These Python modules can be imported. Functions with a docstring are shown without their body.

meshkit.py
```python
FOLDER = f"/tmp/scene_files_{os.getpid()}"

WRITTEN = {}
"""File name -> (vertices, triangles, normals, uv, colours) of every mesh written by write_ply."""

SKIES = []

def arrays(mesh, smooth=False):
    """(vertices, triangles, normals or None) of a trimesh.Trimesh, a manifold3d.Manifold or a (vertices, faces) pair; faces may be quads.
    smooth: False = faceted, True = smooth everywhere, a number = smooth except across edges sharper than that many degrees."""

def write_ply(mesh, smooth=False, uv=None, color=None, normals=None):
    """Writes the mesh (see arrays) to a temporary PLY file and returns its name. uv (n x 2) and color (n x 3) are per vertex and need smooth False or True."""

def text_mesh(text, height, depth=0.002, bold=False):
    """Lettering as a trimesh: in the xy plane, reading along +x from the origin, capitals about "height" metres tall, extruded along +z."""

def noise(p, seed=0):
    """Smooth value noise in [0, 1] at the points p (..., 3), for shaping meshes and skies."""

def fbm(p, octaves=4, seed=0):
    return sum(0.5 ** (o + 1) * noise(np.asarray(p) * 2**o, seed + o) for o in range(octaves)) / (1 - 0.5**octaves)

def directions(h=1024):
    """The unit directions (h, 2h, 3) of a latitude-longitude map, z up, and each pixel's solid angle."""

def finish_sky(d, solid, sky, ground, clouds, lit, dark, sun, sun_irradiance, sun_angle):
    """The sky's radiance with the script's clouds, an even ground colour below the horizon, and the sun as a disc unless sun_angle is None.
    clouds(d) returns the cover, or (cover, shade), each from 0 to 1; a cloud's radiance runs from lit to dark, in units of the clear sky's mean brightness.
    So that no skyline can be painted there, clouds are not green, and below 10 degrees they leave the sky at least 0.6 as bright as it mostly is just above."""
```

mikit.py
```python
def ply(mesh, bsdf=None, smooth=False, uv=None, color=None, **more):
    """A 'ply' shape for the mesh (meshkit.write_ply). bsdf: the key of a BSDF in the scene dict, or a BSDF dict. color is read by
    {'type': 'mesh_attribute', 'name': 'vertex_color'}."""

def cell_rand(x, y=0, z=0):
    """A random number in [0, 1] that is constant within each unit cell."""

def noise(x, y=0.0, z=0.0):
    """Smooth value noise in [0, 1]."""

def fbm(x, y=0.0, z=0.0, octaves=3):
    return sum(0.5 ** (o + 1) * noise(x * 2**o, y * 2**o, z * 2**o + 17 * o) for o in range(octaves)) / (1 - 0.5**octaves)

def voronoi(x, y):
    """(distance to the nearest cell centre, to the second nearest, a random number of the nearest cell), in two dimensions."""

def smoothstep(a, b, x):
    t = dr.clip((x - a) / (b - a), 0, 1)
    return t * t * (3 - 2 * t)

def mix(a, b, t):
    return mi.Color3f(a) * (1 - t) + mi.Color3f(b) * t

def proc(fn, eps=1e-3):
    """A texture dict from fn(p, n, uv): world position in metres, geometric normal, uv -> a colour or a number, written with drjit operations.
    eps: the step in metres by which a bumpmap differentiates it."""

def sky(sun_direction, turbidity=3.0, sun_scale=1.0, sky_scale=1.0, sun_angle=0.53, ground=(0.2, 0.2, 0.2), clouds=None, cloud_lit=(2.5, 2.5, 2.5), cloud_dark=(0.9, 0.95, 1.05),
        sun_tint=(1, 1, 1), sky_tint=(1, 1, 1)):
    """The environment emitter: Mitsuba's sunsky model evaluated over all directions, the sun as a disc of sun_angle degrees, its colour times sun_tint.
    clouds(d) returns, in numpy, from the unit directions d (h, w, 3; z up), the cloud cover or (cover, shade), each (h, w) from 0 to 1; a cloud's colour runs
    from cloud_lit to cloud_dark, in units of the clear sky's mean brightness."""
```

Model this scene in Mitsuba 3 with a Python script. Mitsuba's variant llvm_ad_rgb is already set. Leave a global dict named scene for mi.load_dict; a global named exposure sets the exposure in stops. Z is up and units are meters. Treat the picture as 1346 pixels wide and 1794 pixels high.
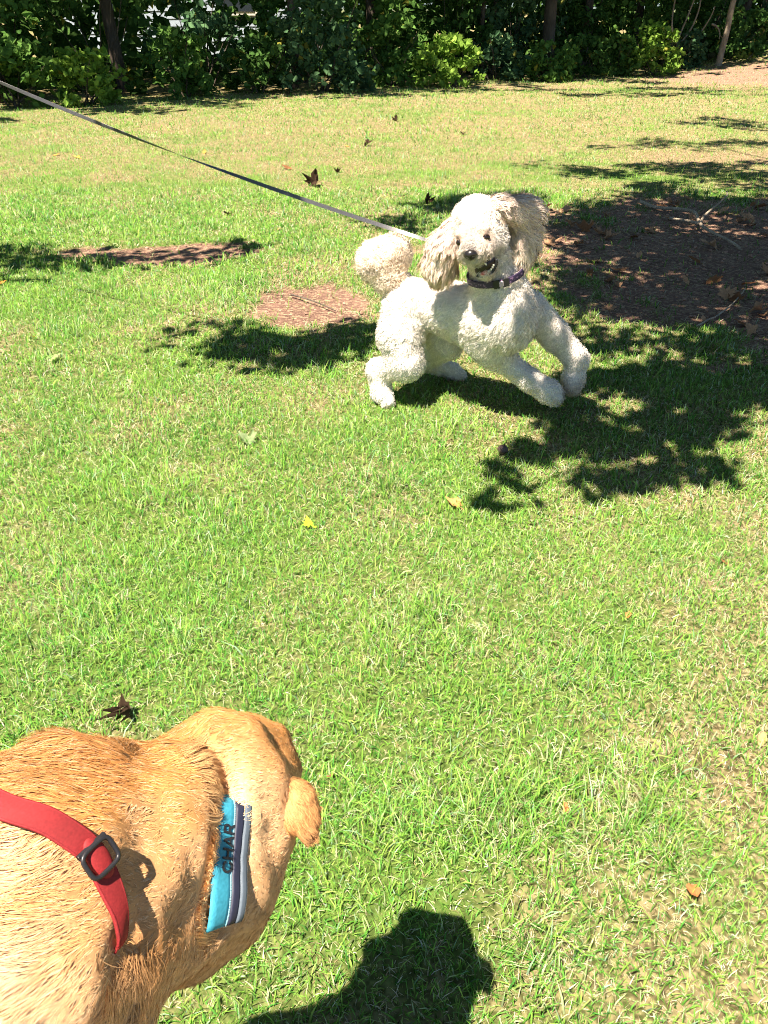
import math
import numpy as np
import trimesh
import drjit as dr
import mitsuba as mi
import mikit
import meshkit
from scipy.spatial import cKDTree
from scipy.ndimage import map_coordinates

T = mi.ScalarTransform4f
scene, labels = {}, {}

# ------------------------------------------------------------------ camera, sky, exposure
EYE, PITCH = 1.25, math.radians(32.0)
scene['camera'] = {'type': 'perspective', 'fov': 51.03, 'fov_axis': 'x', 'near_clip': 0.02, 'far_clip': 400.0,
                   'to_world': T().look_at(origin=[0, 0, EYE], target=[0, math.cos(PITCH), EYE - math.sin(PITCH)], up=[0, 0, 1])}
SUN_AZ, SUN_EL = math.radians(46.0), math.radians(65.0)      # shadows fall forward and to the right
SUN = np.array([-math.sin(SUN_AZ) * math.cos(SUN_EL), -math.cos(SUN_AZ) * math.cos(SUN_EL), math.sin(SUN_EL)])
scene['sky'] = mikit.sky(SUN.tolist(), turbidity=3, sky_scale=0.34, sun_tint=(0.97, 1.0, 1.06), ground=(0.12, 0.14, 0.07))
exposure = 3.6

# ------------------------------------------------------------------ bookkeeping
def unit(v):
    v = np.asarray(v, float)
    return v / np.maximum(np.linalg.norm(v, axis=-1, keepdims=True), 1e-12)

def key_for(name, parent=None):
    base = f'{parent}__{name}' if parent else name
    key, k = base, 0
    while key in scene or key in labels or any(x.startswith(key + '__') for x in scene):
        k += 1
        key = f'{base}_{k:03d}'
    return key

def tag(key, label=None, cat=None, group=None, kind=None):
    d = {k: v for k, v in (('label', label), ('category', cat), ('group', group), ('kind', kind)) if v}
    labels.setdefault(key, {}).update(d)
    return key

def thing(name, label, cat, group=None):
    return tag(key_for(name), label, cat, group)

def put(name, mesh, bsdf, parent=None, smooth=False, color=None, uv=None, normals=None, **more):
    """One mesh as ONE entry of the scene."""
    key = key_for(name, parent)
    path = meshkit.write_ply(mesh, smooth, uv, color, normals)
    scene[key] = {'type': 'ply', 'filename': path, 'face_normals': meshkit.WRITTEN[path][2] is None,
                  'bsdf': {'type': 'ref', 'id': bsdf}, **more}
    return key

def rgb(*c):
    return {'type': 'rgb', 'value': list(c)}

VC = {'type': 'mesh_attribute', 'name': 'vertex_color'}

def mat(name, color, rough=0.6, **more):
    scene[name] = {'type': 'twosided', 'bsdf': {'type': 'principled', 'base_color': rgb(*color) if isinstance(color, tuple) else color,
                                                'roughness': rough, **more}}
    return name

mat('m_fur', VC, 0.65, specular=0.25)
mat('m_plain', VC, 0.7, specular=0.3)
mat('m_nose', (0.012, 0.010, 0.010), 0.28, specular=0.6)
mat('m_eye', (0.010, 0.006, 0.004), 0.08, specular=0.7)
mat('m_mouth', (0.018, 0.009, 0.009), 0.35)
mat('m_tongue', (0.42, 0.10, 0.09), 0.35)
mat('m_teeth', (0.75, 0.72, 0.62), 0.3)
mat('m_black', (0.015, 0.015, 0.018), 0.4)
mat('m_metal', (0.55, 0.55, 0.58), 0.3, metallic=0.9)

# ------------------------------------------------------------------ soft solids on a grid
def smin(a, b, k):
    h = np.maximum(k - np.abs(a - b), 0) / k
    return np.minimum(a, b) - h * h * k * 0.25

def bone(p, a, b, ra, rb):
    a, b = np.asarray(a, np.float32), np.asarray(b, np.float32)
    d = b - a
    t = np.clip(((p - a) @ d) / max(float(d @ d), 1e-9), 0, 1)
    return np.linalg.norm(p - (a + t[..., None] * d), axis=-1) - (ra + t * (rb - ra))

def egg(p, c, r, axes=None):
    q = p - np.asarray(c, np.float32)
    if axes is not None:
        q = q @ np.asarray(axes, np.float32).T
    r = np.asarray(r, np.float32)
    k0 = np.linalg.norm(q / r, axis=-1)
    k1 = np.linalg.norm(q / (r * r), axis=-1)
    return k0 * (k0 - 1) / np.maximum(k1, 1e-6)

class Solid:
    """A smooth union of bones and eggs, meshed by surface nets."""
    def __init__(self, prims, lo, hi, h, relief=None):
        lo, hi = np.asarray(lo, float), np.asarray(hi, float)
        n = np.ceil((hi - lo) / h).astype(int) + 1
        ax = [(lo[i] + h * np.arange(n[i])).astype(np.float32) for i in range(3)]
        p = np.stack(np.meshgrid(*ax, indexing='ij'), -1)
        f = None
        for k, fn, args in prims:
            pts = np.array([a for a in args[:2] if np.ndim(a) == 1], float) if fn is bone else np.array([args[0]], float)
            rad = max(args[2:4]) if fn is bone else float(np.max(args[1]))
            a = np.clip(np.floor((pts.min(0) - rad - 0.14 - lo) / h).astype(int), 0, n)
            b = np.clip(np.ceil((pts.max(0) + rad + 0.14 - lo) / h).astype(int) + 1, 0, n)
            s = tuple(slice(u, v) for u, v in zip(a, b))
            if f is None:
                f = np.full(tuple(n), 0.12, np.float32)
            d = fn(p[s], *args)
            f[s] = smin(f[s], d, k)
        if relief is not None:
            near = np.abs(f) < 0.03
            f[near] += relief(p[near])
        self.f, self.lo, self.h = f, lo, h
        self.mesh()

    def mesh(self):
        f = self.f
        inside = f < 0
        shape = np.array(f.shape) - 1
        total, count = np.zeros((*shape, 3), np.float32), np.zeros(shape, np.float32)
        cut = []
        for a in range(3):
            s0 = [slice(None)] * 3; s1 = [slice(None)] * 3
            s0[a], s1[a] = slice(0, -1), slice(1, None)
            f0, f1 = f[tuple(s0)], f[tuple(s1)]
            c = inside[tuple(s0)] != inside[tuple(s1)]
            idx = np.argwhere(c)
            cut.append(idx)
            t = f0[c] / (f0[c] - f1[c])
            pos = idx.astype(np.float32)
            pos[:, a] += t
            o = [b for b in range(3) if b != a]
            for u in (0, 1):
                for v in (0, 1):
                    cell = idx.copy()
                    cell[:, o[0]] -= u
                    cell[:, o[1]] -= v
                    ok = ((cell >= 0) & (cell < shape)).all(1)
                    np.add.at(total, tuple(cell[ok].T), pos[ok])
                    np.add.at(count, tuple(cell[ok].T), 1)
        act = count > 0
        number = np.full(shape, -1)
        number[act] = np.arange(act.sum())
        v = total[act] / count[act][:, None] * self.h + self.lo
        quads = []
        for a in range(3):
            o = [(a + 1) % 3, (a + 2) % 3]
            idx = cut[a]
            ok = (idx[:, o[0]] > 0) & (idx[:, o[1]] > 0) & (idx[:, o[0]] < shape[o[0]]) & (idx[:, o[1]] < shape[o[1]]) & (idx[:, a] < shape[a])
            idx = idx[ok]
            c = []
            for u, w in ((1, 1), (0, 1), (0, 0), (1, 0)):
                q = idx.copy(); q[:, o[0]] -= u; q[:, o[1]] -= w
                c.append(number[tuple(q.T)])
            c = np.stack(c, 1)
            flip = ~inside[tuple(idx.T)]
            c[flip] = c[flip][:, ::-1]
            quads.append(c)
        q = np.vstack(quads)
        self.v, self.tri = v.astype(float), np.vstack([q[:, [0, 1, 2]], q[:, [0, 2, 3]]])
        self.n = self.normal(self.v)

    def value(self, p):
        return map_coordinates(self.f, ((np.asarray(p) - self.lo) / self.h).reshape(-1, 3).T, order=1, mode='nearest').reshape(np.shape(p)[:-1])

    def normal(self, p):
        e = self.h * 1.2
        return unit(np.stack([self.value(p + d) - self.value(p - d) for d in np.eye(3) * e], -1))

    def reach(self, o, d, far=0.6, out=0.0, step=0.003):
        """Last point along o + t d (d unit, leaving the body) where the surface is crossed, moved out."""
        t = np.arange(0, far, step)
        s = self.value(np.asarray(o) + t[:, None] * np.asarray(d)) < 0
        first = np.argmax(~s) if (~s).any() else len(t) - 1
        return np.asarray(o) + d * (t[first] + out)

    def sample(self, n, rng, keep=None):
        a = np.linalg.norm(np.cross(self.v[self.tri[:, 1]] - self.v[self.tri[:, 0]], self.v[self.tri[:, 2]] - self.v[self.tri[:, 0]]), axis=1)
        if keep is not None:
            a = a * keep(self.v[self.tri].mean(1))
        i = np.searchsorted(np.cumsum(a) / a.sum(), rng.random(n))
        i = np.minimum(i, len(a) - 1)
        u, w = rng.random(n), rng.random(n)
        s = u + w > 1
        u[s], w[s] = 1 - u[s], 1 - w[s]
        t = self.v[self.tri[i]]
        return t[:, 0] + u[:, None] * (t[:, 1] - t[:, 0]) + w[:, None] * (t[:, 2] - t[:, 0])

def strands(p, n, flow, length, lift, width, rng, segs=3, curl=0.0, turns=1.0, clump=0.0, clumps=None, jitter=0.2, sag=0.0, soft=0.25, flat=1.0):
    """Hairs as tapering ribbons: (vertices, triangles, normals, hair number and place along the hair of every vertex)."""
    k = len(p)
    length = np.broadcast_to(length, (k,)) * rng.uniform(0.7, 1.25, k)
    t = flow - (flow * n).sum(1, keepdims=True) * n
    t = unit(t + jitter * rng.normal(size=(k, 3)))
    t = unit(t - (t * n).sum(1, keepdims=True) * n)
    b = unit(np.cross(n, t))
    lift = np.broadcast_to(lift, (k,))[:, None]
    s = np.linspace(0, 1, segs + 1)
    phase, hand = rng.uniform(0, 2 * np.pi, (k, 1)), rng.choice([-1.0, 1.0], (k, 1))
    line = np.zeros((k, segs + 1, 3))
    for j, x in enumerate(s):
        c = curl * min(1, x * 1.6)
        ang = phase + hand * 2 * np.pi * turns * x
        line[:, j] = (p + length[:, None] * (t * x * np.cos(lift) + n * (np.sin(lift) * (x - 0.45 * x * x)))
                      + c * (np.cos(ang) - np.cos(phase)) * b + c * (np.sin(ang) - np.sin(phase)) * (n * 0.7 + t * 0.3))
        line[:, j, 2] -= sag * length * x * x
    if clump > 0:
        m = max(8, k // (clumps or 14))
        pick = rng.choice(k, m, replace=False)
        near = pick[cKDTree(p[pick]).query(p)[1]]
        for j, x in enumerate(s):
            w = clump * x ** 1.2
            line[:, j] += w * (line[near, j] - line[:, j])
    d = unit(np.diff(line, axis=1, append=2 * line[:, -1:] - line[:, -2:-1]))
    side = unit(np.cross(d, n[:, None, :] * flat + (1 - flat) * unit(rng.normal(size=(k, 1, 3)))))
    w = np.broadcast_to(width, (k,))[:, None, None] * rng.uniform(0.7, 1.3, (k, 1, 1)) * np.array([1.0 - 0.85 * x ** 1.5 for x in s])[None, :, None]
    L, R = line[:, :-1] - side[:, :-1] * w[:, :-1] * 0.5, line[:, :-1] + side[:, :-1] * w[:, :-1] * 0.5
    body = np.stack([L, R], 2).reshape(k, -1, 3)
    v = np.concatenate([body, line[:, -1:]], 1)
    m = v.shape[1]
    f = []
    for j in range(segs - 1):
        a = 2 * j
        f += [[a, a + 1, a + 3], [a, a + 3, a + 2]]
    f.append([m - 3, m - 2, m - 1])
    f = (np.array(f)[None] + (np.arange(k) * m)[:, None, None]).reshape(-1, 3)
    nn = unit(n[:, None, :] + soft * (np.repeat(d, 2, 1)[:, :m] * 0.6 + rng.normal(size=(k, 1, 3)) * 0.6))
    return v.reshape(-1, 3), f, nn.reshape(-1, 3), np.repeat(np.arange(k), m), np.tile(np.r_[np.repeat(s[:-1], 2), 1.0], k)

def tint(c, amount, rng):
    c = np.asarray(c, float)
    return np.clip(c * (1 + amount * rng.normal(size=(len(c), 1))), 0.004, 0.95)

def blend(a, b, t):
    t = np.clip(t, 0, 1)[..., None] if np.ndim(t) else t
    return np.asarray(a) * (1 - t) + np.asarray(b) * t

def ease(a, b, x):
    t = np.clip((np.asarray(x) - a) / (b - a), 0, 1)
    return t * t * (3 - 2 * t)

def tube(points, radius, sides=6, close=False):
    p = np.asarray(points, float)
    k = len(p)
    d = unit(np.roll(p, -1, 0) - np.roll(p, 1, 0)) if close else unit(np.gradient(p, axis=0))
    ref = np.array([0.31, 0.2, 0.93])
    a = unit(np.cross(d, ref)); b = np.cross(d, a)
    ang = np.arange(sides) * 2 * np.pi / sides
    r = np.broadcast_to(radius, (k,))[:, None, None]
    v = p[:, None] + r * (np.cos(ang)[None, :, None] * a[:, None] + np.sin(ang)[None, :, None] * b[:, None])
    i, j = np.meshgrid(np.arange(k if close else k - 1), np.arange(sides), indexing='ij')
    i2 = (i + 1) % k
    q = np.stack([i * sides + j, i2 * sides + j, i2 * sides + (j + 1) % sides, i * sides + (j + 1) % sides], -1).reshape(-1, 4)
    f = np.vstack([q[:, [0, 1, 2]], q[:, [0, 2, 3]]])
    v = v.reshape(-1, 3)
    if not close:
        v = np.vstack([v, p[0], p[-1]])
        j = np.arange(sides)
        f = np.vstack([f, np.stack([j, (j + 1) % sides, j * 0 + k * sides], 1), np.stack([(k - 1) * sides + (j + 1) % sides, (k - 1) * sides + j, j * 0 + k * sides + 1], 1)])
    return trimesh.Trimesh(v, f, process=False)

def spline(points, n):
    from scipy.interpolate import CubicSpline
    p = np.asarray(points, float)
    t = np.r_[0, np.cumsum(np.linalg.norm(np.diff(p, axis=0), axis=1))]
    return CubicSpline(t, p)(np.linspace(0, t[-1], n))

def band(points, width_dir, out_dir, half, thick, close=False):
    """A strap: a rectangular section swept along points; width_dir and out_dir per point."""
    p = np.asarray(points, float)
    k = len(p)
    wd, od = np.broadcast_to(width_dir, p.shape), np.broadcast_to(out_dir, p.shape)
    half = np.broadcast_to(half, (k,))[:, None]
    prof = [(-1, 0), (-0.9, 1), (-0.45, 1.12), (0, 1.15), (0.45, 1.12), (0.9, 1), (1, 0)]
    v = np.stack([p + wd * half * a + od * thick * b for a, b in prof], 1).reshape(-1, 3)
    m = len(prof)
    f = []
    for i in range(k if close else k - 1):
        a, b = i * m, ((i + 1) % k) * m
        for j in range(m):
            j2 = (j + 1) % m
            f += [[a + j, b + j, b + j2], [a + j, b + j2, a + j2]]
    if not close:
        for o in (0, (k - 1) * m):
            f += [[o, o + j, o + j + 1] for j in range(1, m - 1)]
    t = trimesh.Trimesh(v, np.array(f), process=False)
    return t

def ball(c, r, axes=None, sub=3):
    s = trimesh.creation.icosphere(subdivisions=sub)
    v = s.vertices * np.asarray(r)
    if axes is not None:
        v = v @ np.asarray(axes)
    return trimesh.Trimesh(v + np.asarray(c), s.faces, process=False)

# ------------------------------------------------------------------ the cream poodle
def build_poodle():
    rng = np.random.default_rng(11)
    dog = thing('poodle', 'cream curly dog with a pom tail bounding across the lawn on a leash', 'dog')
    hc = np.array([0.300, 2.645, 0.660])
    m = unit([-0.28, -0.93, -0.17])
    r0 = unit([0.93, -0.28, 0.0])
    u0 = np.cross(m, r0)
    ro = math.radians(15)
    r, u = r0 * math.cos(ro) + u0 * math.sin(ro), u0 * math.cos(ro) - r0 * math.sin(ro)
    ax = np.array([r, u, m])
    def hd(a, b, c):
        return hc + a * r + b * u + c * m
    B, E = bone, egg
    tr = [
        (.05, B, ([.105, 2.86, .355], [.235, 2.79, .352], .080, .078)),        # loin
        (.05, B, ([.235, 2.79, .352], [.37, 2.71, .356], .080, .100)),          # ribs
        (.05, B, ([.37, 2.70, .35], [.415, 2.655, .365], .104, .096)),         # chest
        (.05, B, ([.385, 2.665, .285], [.40, 2.65, .33], .07, .09)),           # brisket
        (.05, B, ([.27, 2.77, .30], [.36, 2.69, .29], .05, .078)),          # belly
        (.05, B, ([.395, 2.68, .44], [.345, 2.66, .56], .090, .068)),          # neck
        (.04, B, ([.08, 2.85, .33], [.06, 2.79, .25], .088, .075)),            # right thigh
        (.035, B, ([.06, 2.79, .25], [.082, 2.735, .17], .075, .058)),
        (.03, B, ([.082, 2.735, .165], [-.018, 2.80, .118], .054, .041)),      # shank back to the hock
        (.025, B, ([-.020, 2.80, .115], [-.010, 2.765, .045], .040, .036)),
        (.02, B, ([-.010, 2.765, .04], [.012, 2.735, .02], .034, .026)),
        (.04, B, ([.15, 2.93, .32], [.235, 2.88, .20], .082, .062)),           # left thigh
        (.03, B, ([.235, 2.88, .19], [.165, 2.95, .10], .052, .040)),
        (.025, B, ([.165, 2.95, .095], [.27, 3.0, .035], .038, .03)),
        (.02, B, ([.27, 3.0, .03], [.305, 2.99, .02], .028, .022)),
        (.04, B, ([.34, 2.68, .33], [.385, 2.66, .235], .070, .046)),           # right foreleg
        (.03, B, ([.385, 2.66, .235], [.508, 2.63, .152], .045, .036)),
        (.025, B, ([.508, 2.63, .152], [.580, 2.62, .110], .036, .038)),
        (.02, B, ([.580, 2.62, .110], [.598, 2.612, .098], .041, .035)),
        (.04, B, ([.50, 2.73, .37], [.592, 2.722, .29], .062, .046)),          # left foreleg
        (.03, B, ([.592, 2.722, .285], [.682, 2.70, .20], .044, .038)),
        (.025, B, ([.682, 2.70, .195], [.676, 2.685, .13], .038, .035)),
        (.02, B, ([.676, 2.685, .128], [.670, 2.66, .112], .038, .032)),
        (.02, E, (hd(0, .008, -.01), [.078, .078, .080], ax)),                  # skull and topknot
        (.02, E, (hd(0, .036, .005), [.064, .048, .064], ax)),
        (.03, E, (hd(0, -.035, .03), [.086, .060, .056], ax)),                   # cheeks
        (.03, B, (hd(0, -.020, .05), hd(0, -.032, .098), .052, .047)),          # muzzle
        (.02, B, (hd(.012, -.088, .03), hd(.018, -.106, .088), .036, .027)),    # open jaw
        *[(.008, E, ([.606 + .004 * j, 2.600 + .012 * (j - 1), .094 + .010 * abs(j - 1)], [.017, .012, .013])) for j in range(3)],
        *[(.008, E, ([.668 + .016 * (j - 1), 2.648, .100], [.011, .015, .014])) for j in range(3)],
        *[(.008, E, ([.014 + .013 * (j - 1), 2.722 + .006 * abs(j - 1), .018], [.010, .016, .013])) for j in range(3)],
        *[(.010, E, (hd(sx * .034, .018, .068), [.022, .010, .014], ax)) for sx in (-1, 1)],            # brows
        *[(.014, E, (hd(sx * .030, -.042, .088), [.026, .024, .030], ax)) for sx in (-1, 1)],           # lip pads
        (.03, B, ([.075, 2.885, .40], [.045, 2.90, .45], .030, .030)),          # tail
    ]
    tail = [
        (.03, E, ([-.018, 2.90, .487], [.066, .066, .068])),
        (.03, E, ([.022, 2.875, .430], [.046, .046, .046])),
        (.03, E, ([.035, 2.915, .510], [.05, .06, .055])),
    ]
    ears = [
        [(.02, B, (hd(-.070, .015, -.012), [.192, 2.645, .60], .032, .044)), (.02, B, ([.192, 2.645, .60], [.184, 2.65, .548], .044, .050)), (.02, B, ([.184, 2.65, .548], [.190, 2.655, .532], .050, .042))],
        [(.02, B, (hd(.070, .045, -.02), [.452, 2.70, .690], .036, .052)), (.02, B, ([.452, 2.70, .690], [.452, 2.69, .60], .052, .050)), (.02, B, ([.452, 2.69, .60], [.440, 2.675, .562], .050, .040))],
    ]
    def curls(p):
        return (meshkit.noise(p * 70, 3) - 0.5) * 0.005 + (meshkit.noise(p * 34, 5) - 0.5) * 0.004
    body = Solid(tr, [-.16, 2.42, -.02], [.80, 3.10, .82], .007, curls)
    cream, warm, grey = np.array([.80, .755, .69]), np.array([.72, .52, .36]), np.array([.62, .57, .50])
    def coat(p):
        c = np.tile(cream, (len(p), 1))
        q = (p - hc) @ ax.T
        muz = ease(.05, .09, q[:, 2]) * (np.linalg.norm(p - hc, axis=1) < .17)
        side = ease(.012, .034, np.abs(q[:, 0]))
        c = blend(c, warm, .55 * muz * side)
        c = blend(c, [.56, .50, .45], .55 * ease(.03, .07, q[:, 2]) * ease(.05, -.02, q[:, 1]) * (np.linalg.norm(p - hc, axis=1) < .17))  # grey front of the face: its shade painted into the coat
        c = blend(c, [.30, .26, .235], .8 * muz * (1 - side) * ease(-.06, -.02, q[:, 1]))           # grey bridge of the nose
        eye = np.minimum(np.linalg.norm(p - hd(-.036, .0, .075), axis=1), np.linalg.norm(p - hd(.036, .0, .075), axis=1))
        c = blend(c, [.36, .24, .17], .75 * ease(.036, .012, eye))
        paw = ease(.16, .11, p[:, 2]) * (p[:, 0] > .62)
        c = blend(c, [.40, .32, .25], .75 * paw)
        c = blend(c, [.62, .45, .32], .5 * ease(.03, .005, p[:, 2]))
        return c
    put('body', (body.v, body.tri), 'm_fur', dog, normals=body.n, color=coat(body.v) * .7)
    # short tight curls
    k = 78000
    p = body.sample(k, rng)
    n = body.normal(p)
    flow = np.tile([-.6, .3, -.75], (k, 1)) + 1.2 * (np.stack([meshkit.noise(p * 28, s) for s in (1, 2, 3)], 1) - .5)
    q = (p - hc) @ ax.T
    head = np.linalg.norm(p - hc, axis=1) < .125
    mz = head & (q[:, 2] > .06)
    flow[head] = (p[head] - hd(0, -.03, .07)) * 8 + flow[head] * .25
    ln = np.where(head, .028, .019)
    ln = np.where(mz, .009, ln)
    legs = p[:, 2] < .22
    ln = np.where(legs, .011, ln)
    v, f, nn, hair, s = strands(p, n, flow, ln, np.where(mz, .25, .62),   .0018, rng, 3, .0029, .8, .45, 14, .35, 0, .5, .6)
    c = tint(coat(p), .10, rng) * (0.86 + .3 * meshkit.noise(p * 45, 9))[:, None]
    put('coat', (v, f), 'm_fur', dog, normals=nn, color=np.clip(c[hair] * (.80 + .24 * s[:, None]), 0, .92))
    # tail pom
    pom = Solid(tail, [-.14, 2.78, .34], [.13, 3.02, .62], .006, curls)
    tk = put('tail_pom', (pom.v, pom.tri), 'm_fur', dog, normals=pom.n, color=np.tile([.78, .64, .48], (len(pom.v), 1)))
    p = pom.sample(11000, rng)
    n = pom.normal(p)
    flow = p - np.array([.06, 2.885, .44])
    v, f, nn, hair, s = strands(p, n, flow, .040, .9, .0022, rng, 3, .003, .5, .6, 14, .25, 0, .5, .7)
    c = tint(np.tile([.76, .66, .54], (len(p), 1)), .10, rng)
    put('tail_hair', (v, f), 'm_fur', tk, normals=nn, color=np.clip(c[hair], 0, .92))
    # long wavy ears
    for e, prims in enumerate(ears):
        s_ = Solid(prims, [.08, 2.54, .42], [.60, 2.82, .80], .006, curls)
        tone = np.array([[.62, .47, .40], [.58, .46, .39]][e])
        ek = put('ear', (s_.v, s_.tri), 'm_fur', dog, normals=s_.n, color=np.tile(tone * .85, (len(s_.v), 1)))
        p = s_.sample(7500, rng)
        n = s_.normal(p)
        root = hd(-.07, .02, -.01) if e == 0 else hd(.07, .05, -.02)
        flow = (p - root) * 5 + np.array([[-.3, -.1, -1.0], [.9, .1, -.4]][e]) * (1 if e == 0 else ease(.70, .60, p[:, 2])[:, None] * .0 + 1)
        if e == 1:
            low = ease(.66, .60, p[:, 2])[:, None]
            flow = flow * (1 - low) + np.array([.1, -.1, -1.0]) * low
        v, f, nn, hair, s = strands(p, n, flow, .046, .30, .0028, rng, 4, .0045, 1.6, .75, 22, .18, .12, .4, .8)
        c = tint(blend(np.tile(tone, (len(p), 1)), [.80, .68, .55], meshkit.noise(p * 22, 4)), .12, rng)
        put('ear_hair', (v, f), 'm_fur', ek, normals=nn, color=np.clip(c[hair] * (.8 + .3 * s[:, None]), 0, .92))
    # face
    for a in (-.036, .036):
        o = body.reach(hd(a, -.002, .0), unit(m + a * 2 * r), .2, .0)
        put('eye', ball(o - m * .0055, [.0125, .0090, .0100], sub=2), 'm_eye', dog, smooth=True)
    o = body.reach(hd(0, -.030, .05), m, .2, 0)
    nose = ball([0, 0, 0], [1, 1, 1], sub=3)
    w = nose.vertices.copy()
    wide = 1 - .28 * ease(0, -1, w[:, 1])
    w = np.stack([w[:, 0] * .0215 * wide, w[:, 1] * .0165 + .003, w[:, 2] * .015 - .004 * np.abs(w[:, 0]) ** 2], 1)
    for sx in (-1, 1):
        hole = np.exp(-((w[:, 0] - sx * .010) ** 2 + (w[:, 1] + .004) ** 2) / (2 * .0042 ** 2)) * (w[:, 2] > 0)
        w[:, 2] -= .007 * hole
    put('nose', trimesh.Trimesh(w @ ax + o + m * .006 + u * .004, nose.faces, process=False), 'm_nose', dog, smooth=True)
    # open mouth: dark inside, lower lip, tongue, teeth
    mc = hd(.022, -.084, .098)
    ms = unit(m + .35 * r - .2 * u)
    mr = unit(r * 1.0 + u * .42 - ms * ((r + u * .42) @ ms))
    mu = np.cross(ms, mr)
    max_ = np.array([mr, mu, ms])
    mk = put('mouth', ball(mc, [.038, .022, .022], max_), 'm_mouth', dog, smooth=True)
    arc = np.array([mc + mr * .039 * math.cos(t) + mu * (.024 * math.sin(t) - .001) + ms * (.019 - .010 * abs(math.cos(t))) for t in np.linspace(math.pi * 1.03, math.pi * 1.97, 15)])
    put('lower_lip', tube(arc, .0045, 7), 'm_black', mk, smooth=True)
    put('tongue', ball(mc - mr * .014 - mu * .008 + ms * .016, [.014, .008, .009], max_), 'm_tongue', mk, smooth=True)
    for t in np.linspace(math.pi * 1.2, math.pi * 1.8, 7):
        c = mc + mr * .029 * math.cos(t) + mu * .0145 * math.sin(t) + ms * .020
        put('tooth', ball(c, [.0028, .0042, .0026], max_, 1), 'm_teeth', mk, smooth=True)
    c = mc + mr * .008 + mu * .011 + ms * .018
    put('tooth', ball(c, [.003, .007, .003], max_, 1), 'm_teeth', mk, smooth=True)
    # collar: a loop round the neck
    cc, cn = np.array([.368, 2.668, .512]), unit([-.22, -.10, .97])
    e1 = unit(np.cross([0, 1, 0], cn)); e2 = np.cross(cn, e1)
    ang = np.linspace(0, 2 * np.pi, 72, endpoint=False)
    dirs = np.cos(ang)[:, None] * e1 + np.sin(ang)[:, None] * e2
    rad = np.array([np.linalg.norm(body.reach(cc, d, .2, 0, .002) - cc) for d in dirs])
    rad = np.convolve(np.r_[rad[-6:], rad, rad[:6]], np.ones(9) / 9, 'same')[6:-6] + .012
    ring = cc + dirs * rad[:, None]
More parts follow.
